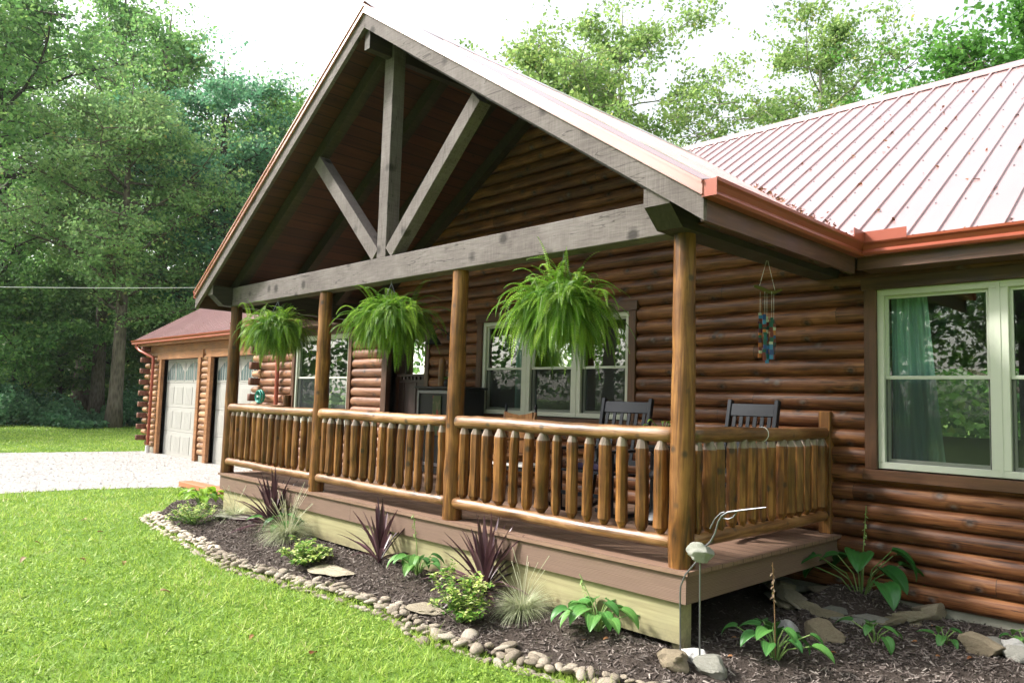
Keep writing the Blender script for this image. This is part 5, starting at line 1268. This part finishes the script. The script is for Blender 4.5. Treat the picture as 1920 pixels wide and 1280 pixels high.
# ---------------------------------------------------------------- trees
def tree_arrays(seed,H,cr,base,tr,nleaf,ls,nlimb=16,flat=.5,clump=.55,bend=.3,lean=(0,0),fork=False,gap=0,shape='oval',droop=0):
    r0=random.Random(seed); g=np.random.default_rng(seed); T=MB()
    tp=[];tw=[]
    for i in range(13):
        t=i/12; tp.append(Vector((lean[0]*t*H+bend*math.sin(t*3.1+seed)*t,lean[1]*t*H+bend*math.cos(t*2.3+seed*2)*t,H*.90*t-.15*(i==0)))); tw.append(tr*(1-t)**.8*(1.0 if i else 1.35)+.015)
    T.tube(tp,tw,10)
    C_=[];Rr=[]
    def at(t):
        q=min(11.999,max(0,t*12)); i=int(q); return tp[i].lerp(tp[i+1],q-i)
    for k in range(nlimb):
        t=base+(1-base)*((k+.5)/nlimb)**.9*.97; u=(t-base)/(1-base)
        if shape=='oval': rad=cr*math.sin(math.pi*min(1,.16+u*.84))**.6
        elif shape=='cone': rad=cr*(1-u)**.7*1.05+.3
        else: rad=cr*(.55+.45*math.sin(math.pi*u))
        rad*=r0.uniform(.7,1.15); a=k*2.399+r0.uniform(-.5,.5); up=r0.uniform(.25,.75)*(1.2-.3*u)-droop
        p0=at(t*.93); L=rad; pts=[p0]
        d=Vector((math.cos(a),math.sin(a),up)).normalized()
        for q in range(1,6):
            d=(d+Vector((r0.uniform(-.22,.22),r0.uniform(-.22,.22),r0.uniform(-.1,.16)-droop*.25))).normalized(); pts.append(pts[-1]+d*L/5)
        wr=max(.02,tr*.42*(1-u*.7)); T.tube(pts,[wr*(1-q/6) for q in range(6)],6)
        for q in range(2,6):
            for sx in range(5):
                a2=r0.uniform(0,6.283); dd=Vector((math.cos(a2),math.sin(a2),r0.uniform(-.2,.6)-droop)).normalized(); LL=L*.32*r0.uniform(.5,1.2)
                e_=pts[q]+dd*LL; 
                if True: T.tube([pts[q],pts[q]+dd*LL*.5+Vector((0,0,.05)),e_],[wr*.28,wr*.16,.006],4,cap=False)
                if r0.random()<gap: continue
                C_+= [tuple(pts[q]+dd*LL*.6),tuple(e_)]; Rr+= [clump*r0.uniform(.35,1.0)]*2
                e2=e_+Vector((r0.uniform(-1,1),r0.uniform(-1,1),r0.uniform(-.4,.8)))*LL*.5; C_.append(tuple(e2)); Rr.append(clump*r0.uniform(.3,.8)); T.tube([e_,e2],[.012,.005],3,cap=False)
    top=at(1.0)
    for q in range(10): C_.append(tuple(top+Vector((r0.gauss(0,.5),r0.gauss(0,.5),r0.uniform(-1.0,H*.05))))); Rr.append(clump*.8)
    C_=np.array(C_);Rr=np.array(Rr); idx=g.integers(0,len(C_),nleaf)
    p=C_[idx]+g.normal(0,1,(nleaf,3))*Rr[idx][:,None]*np.array([1,1,flat])
    ctint=g.normal(0,.13,len(C_))
    n_=nleaf; nr=g.normal(0,.8,(n_,3))+np.array([0,0,.5]); nr/=np.linalg.norm(nr,axis=1)[:,None]
    a=g.normal(0,1,(n_,3)); t=a-nr*(a*nr).sum(1)[:,None]; t/=np.linalg.norm(t,axis=1)[:,None]; b_=np.cross(nr,t)
    s=ls*g.uniform(.6,1.35,n_)
    V=np.stack([p-t*s[:,None]*.5,p-b_*s[:,None]*.33+nr*(s*.06)[:,None],p+t*s[:,None]*.5,p+b_*s[:,None]*.33+nr*(s*.06)[:,None]],1).reshape(-1,3)
    return T,V,np.arange(n_*4).reshape(-1,4),np.clip(g.normal(.45,.16,n_)+ctint[idx],0,1)
PROT={}
def tree(kind,name,label,x,y,s=1,rz=0,group=None,sz=None):
    z=float(gnd(x,y))
    if kind not in PROT or PROT[kind].get('used') is None:
        args,lm,bm_=KIND[kind]; T,V,F,rv=tree_arrays(**args); e=empty(name,(x,y,z),rz)
        T.build('trunk',bm_,e,smooth=True,ang=180); fastmesh('crown',V,F,lm,e,rv); PROT[kind]=dict(e=e,used=1); 
    else:
        e=copy_tree(PROT[kind]['e'])
        for k in ('group',):
            if k in e: del e[k]
    e.location=(x,y,z); e.rotation_euler=(0,0,rz); e.scale=(s,s,sz or s); tag(e,label,'tree',group); return e
KIND=dict(
 feather=(dict(seed=3,H=15.0,cr=4.6,base=.30,tr=.26,nleaf=36000,ls=.14,nlimb=30,flat=.5,clump=.42,bend=.35,shape='oval',droop=.12,gap=.05),'leaf_feather','bark'),
 broad=(dict(seed=5,H=19,cr=5.2,base=.22,tr=.36,nleaf=26000,ls=.18,nlimb=28,flat=.6,clump=.46,bend=.5),'leaf_forest','bark_dark'),
 broad2=(dict(seed=8,H=18,cr=4.8,base=.14,tr=.30,nleaf=26000,ls=.18,nlimb=28,flat=.6,clump=.44,bend=.6),'leaf_blue','bark_dark'),
 tall=(dict(seed=12,H=22,cr=4.4,base=.32,tr=.36,nleaf=19000,ls=.18,nlimb=26,flat=.6,clump=.46,bend=.7,gap=.15),'leaf_forest','bark'),
 airy=(dict(seed=15,H=19,cr=5.6,base=.22,tr=.20,nleaf=27000,ls=.15,nlimb=24,flat=.65,clump=.36,bend=.6,gap=.18),'leaf_light','bark_pale'),
 airy2=(dict(seed=19,H=17,cr=5.0,base=.15,tr=.17,nleaf=26000,ls=.15,nlimb=24,flat=.65,clump=.34,bend=.7,gap=.12),'leaf_light','bark'),
 maple=(dict(seed=23,H=15,cr=5.5,base=.12,tr=.25,nleaf=40000,ls=.165,nlimb=26,flat=.55,clump=.42,bend=.3),'leaf_maple','bark'),
 low=(dict(seed=27,H=8,cr=3.6,base=.10,tr=.12,nleaf=26000,ls=.17,nlimb=18,flat=.55,clump=.4,bend=.4),'leaf_forest','bark_dark'),
)
def polar(px,dist):
    """ground point at a bearing given in photo columns and a distance from the viewer"""
    b_=math.atan((960-px)/1399.2)+yaw; return CAM.x-dist*math.sin(b_),CAM.y+dist*math.cos(b_)
def T_(kind,px,dist,label,s=1,rz=0,name='deciduous_tree',group='trees of the woods behind the house and lawn',sz=None):
    x,y=polar(px,dist); return tree(kind,name,label,x,y,s,rz,group,sz)
T_('feather',222,37.5,'pale feathery tree with a slim grey trunk standing in front of the dark woods',1.16,.5,group=None)
T_('low',30,41,'low leafy tree at the left edge under the tall woods',1.0,1)
T_('broad',-60,41,'tall dark tree rising at the left edge of the photo',1.22,0)
T_('tall',190,43,'tree with two dark leaning trunks just left of the pale feathery tree',.92,2.2)
T_('broad2',410,41,'dense blue green tree between the pale feathery tree and the gable',1.2,1)
T_('broad',540,45,'dense rounded tree whose top shows just left of the gable peak',1.2,3)
T_('tall',300,49,'thick dark trunked tree seen between the feathery tree and the garage roof',1.25,4)
T_('tall',160,56,'tallest thin topped tree above the pale feathery tree',1.5,1)
T_('broad',420,58,'tall tree behind the blue green one, its crown showing above',1.25,2)
T_('tall',0,60,'tall open crowned tree at the upper left corner',1.4,3)
T_('low',330,46,'low leafy tree in the shade behind the garage roof',1.1,3)
T_('low',120,47,'low leafy tree in deep shade left of the two dark trunks',1.15,5)
T_('low',460,50,'low leafy tree hidden behind the garage end',1.2,2)
T_('low',230,53,'low shaded tree deep in the woods behind the feathery tree',1.3,4)
T_('low',-60,48,'low leafy tree beyond the left edge of the lawn',1.2,4)
T_('airy2',1010,27,'light green tree rising behind the gable roof, left of the forked one',1.0,0)
T_('airy',1180,30,'sunlit open tree with forked limbs above the middle of the gable roof',1.05,2)
T_('airy2',1345,33,'thin light tree over the valley between both roofs',.85,3)
T_('airy',1570,31,'yellow green tree with a straight pale trunk above the main roof ridge',1.03,.5)
T_('airy2',1460,35,'light green tree left of the straight pale trunk',.92,5)
T_('airy2',1690,36,'yellow green tree right of the straight pale trunk',1.05,1.4)
T_('maple',1960,22,'deep green maple at the upper right corner of the photo',.9,1,name='maple_tree')
T_('low',1640,27,'dark layered low tree just above the roof ridge under the pale trunk',1.05,2)
T_('airy',960,42,'light tree far behind the gable peak',.95,4)
T_('airy',1290,46,'faint pale tree far behind the valley of the roofs',1.0,1)
T_('airy2',2050,33,'light tree beyond the right edge of the photo',1.1,1)
# trees on the viewer's side, mirrored in the windows
for i,(x,y,k,s,lb) in enumerate(((9,-24,'broad','0.8','broad tree across the lawn, mirrored at the right edge of the right window'),(1,-52,'broad2','1','tree across the far lawn behind the silver car'),(-9,-48,'broad','1','dark tree across the far lawn left of the silver car'),(9,-50,'tall','1','tall tree across the far lawn right of the silver car'),(-17,-50,'broad2','1','blue green tree at the far end of the driveway'),(14,-8,'maple','1.05','maple standing to the right of the viewer, shading the house wall'),(-27,-52,'tall','1','tall tree beyond the driveway'),(19,-44,'broad','1','broad tree at the far right across the lawn'),(-4,-58,'tall','1.1','tallest tree across the far lawn'),(11,4,'airy','1','open tree beyond the right end of the house'),(-34,-20,'broad','1.15','dark tree left of the driveway beyond the frame'),(-42,-12,'broad2','1.2','blue green tree left of the lawn beyond the frame'),(-30,-32,'tall','1.1','tall tree left of the far driveway'),(-45,-24,'broad','1.2','dense tree at the back of the left woods'),(-22,-42,'broad','1.05','dense tree at the far bend of the driveway'),(4,-30,'low','1.2','low tree across the lawn facing the right window'))):
    tree(k,'deciduous_tree' if k!='maple' else 'maple_tree',lb,x,y,float(s),i*1.3,'trees on the viewer side of the lawn')
# undergrowth along the wood edge and dark far woods
def leafmass(name,fn,n_,ls,m,seed,kind='stuff'):
    g=np.random.default_rng(seed); p=fn(g,n_); n_=len(p); nr=g.normal(0,.6,(n_,3))+np.array([0,0,.6]); nr/=np.linalg.norm(nr,axis=1)[:,None]
    a=g.normal(0,1,(n_,3)); t=a-nr*(a*nr).sum(1)[:,None]; t/=np.linalg.norm(t,axis=1)[:,None]; b_=np.cross(nr,t); s=ls*g.uniform(.6,1.4,n_)
    V=np.stack([p-t*s[:,None]*.5,p-b_*s[:,None]*.35,p+t*s[:,None]*.5,p+b_*s[:,None]*.35],1).reshape(-1,3)
    o=fastmesh(name,V,np.arange(n_*4).reshape(-1,4),m,rnd=np.clip(g.normal(.45,.2,n_)+.18*np.sin(p[:,0]*1.3+p[:,1]*.9),0,1)); tag(o,kind=kind); return o
def P_under(g,n_):
    px=g.uniform(-260,640,n_); b_=np.arctan((960-px)/1399.2)+yaw; dist=37+g.random(n_)*5+1.2*np.sin(px*.03)
    hmax=.65+.45*np.sin(px*.021+1)+.35*np.sin(px*.057)+ (dist-37)*.22; hmax=np.clip(hmax,.35,2.4)
    z=G+hmax*g.random(n_)**.6*(.75+.25*np.sin(px*.2+dist*3)); return np.stack([CAM.x-dist*np.sin(b_),CAM.y+dist*np.cos(b_),z],1)
leafmass('undergrowth',P_under,60000,.15,'under',3)
def P_far(g,n_):
    px=g.uniform(-400,1000,n_); b_=np.arctan((960-px)/1399.2)+yaw; dist=62+g.random(n_)*14
    top=9+2.5*np.sin(px*.012)+1.5*np.sin(px*.037+2); z=G+top*g.random(n_)**.85; return np.stack([CAM.x-dist*np.sin(b_),CAM.y+dist*np.cos(b_),z],1)
leafmass('far_woods',P_far,90000,.42,'leaf_forest',4)
def P_back(g,n_):
    a=g.uniform(R(78),R(420),n_); r=60+g.random(n_)*14-np.where(a>R(300),16,0); x=-r*np.sin(a); y=r*np.cos(a); z=gnd(x,y)+(17+3*np.sin(a*9))*g.random(n_)**.8; z=np.where(a>R(300),G+(z-G)*.35,z); return np.stack([x,y,z],1)
leafmass('far_woods',P_back,150000,.62,'leaf_forest',5)
# forest floor
o=sheet('forest_floor',np.arange(-90,-20,2.),np.arange(-30,70,2.),gnd,'mulch',keep=lambda x,y:np.hypot(x-CAM.x,y-CAM.y)>39.5,dz=.02); tag(o,kind='structure')

# pale summer air
n=N('pale_air'); n.t.nodes.remove(n.out); n.out=n.n('ShaderNodeOutputMaterial'); v=n.n('ShaderNodeVolumePrincipled'); v.inputs['Density'].default_value=.00025; v.inputs['Color'].default_value=(.93,.97,1,1); v.inputs['Anisotropy'].default_value=.3
n.l(v.outputs[0],n.out.inputs['Volume']); o=MB().box(-95,80,-85,90,G-1.2,36).build('haze',n.m); tag(o,kind='stuff')
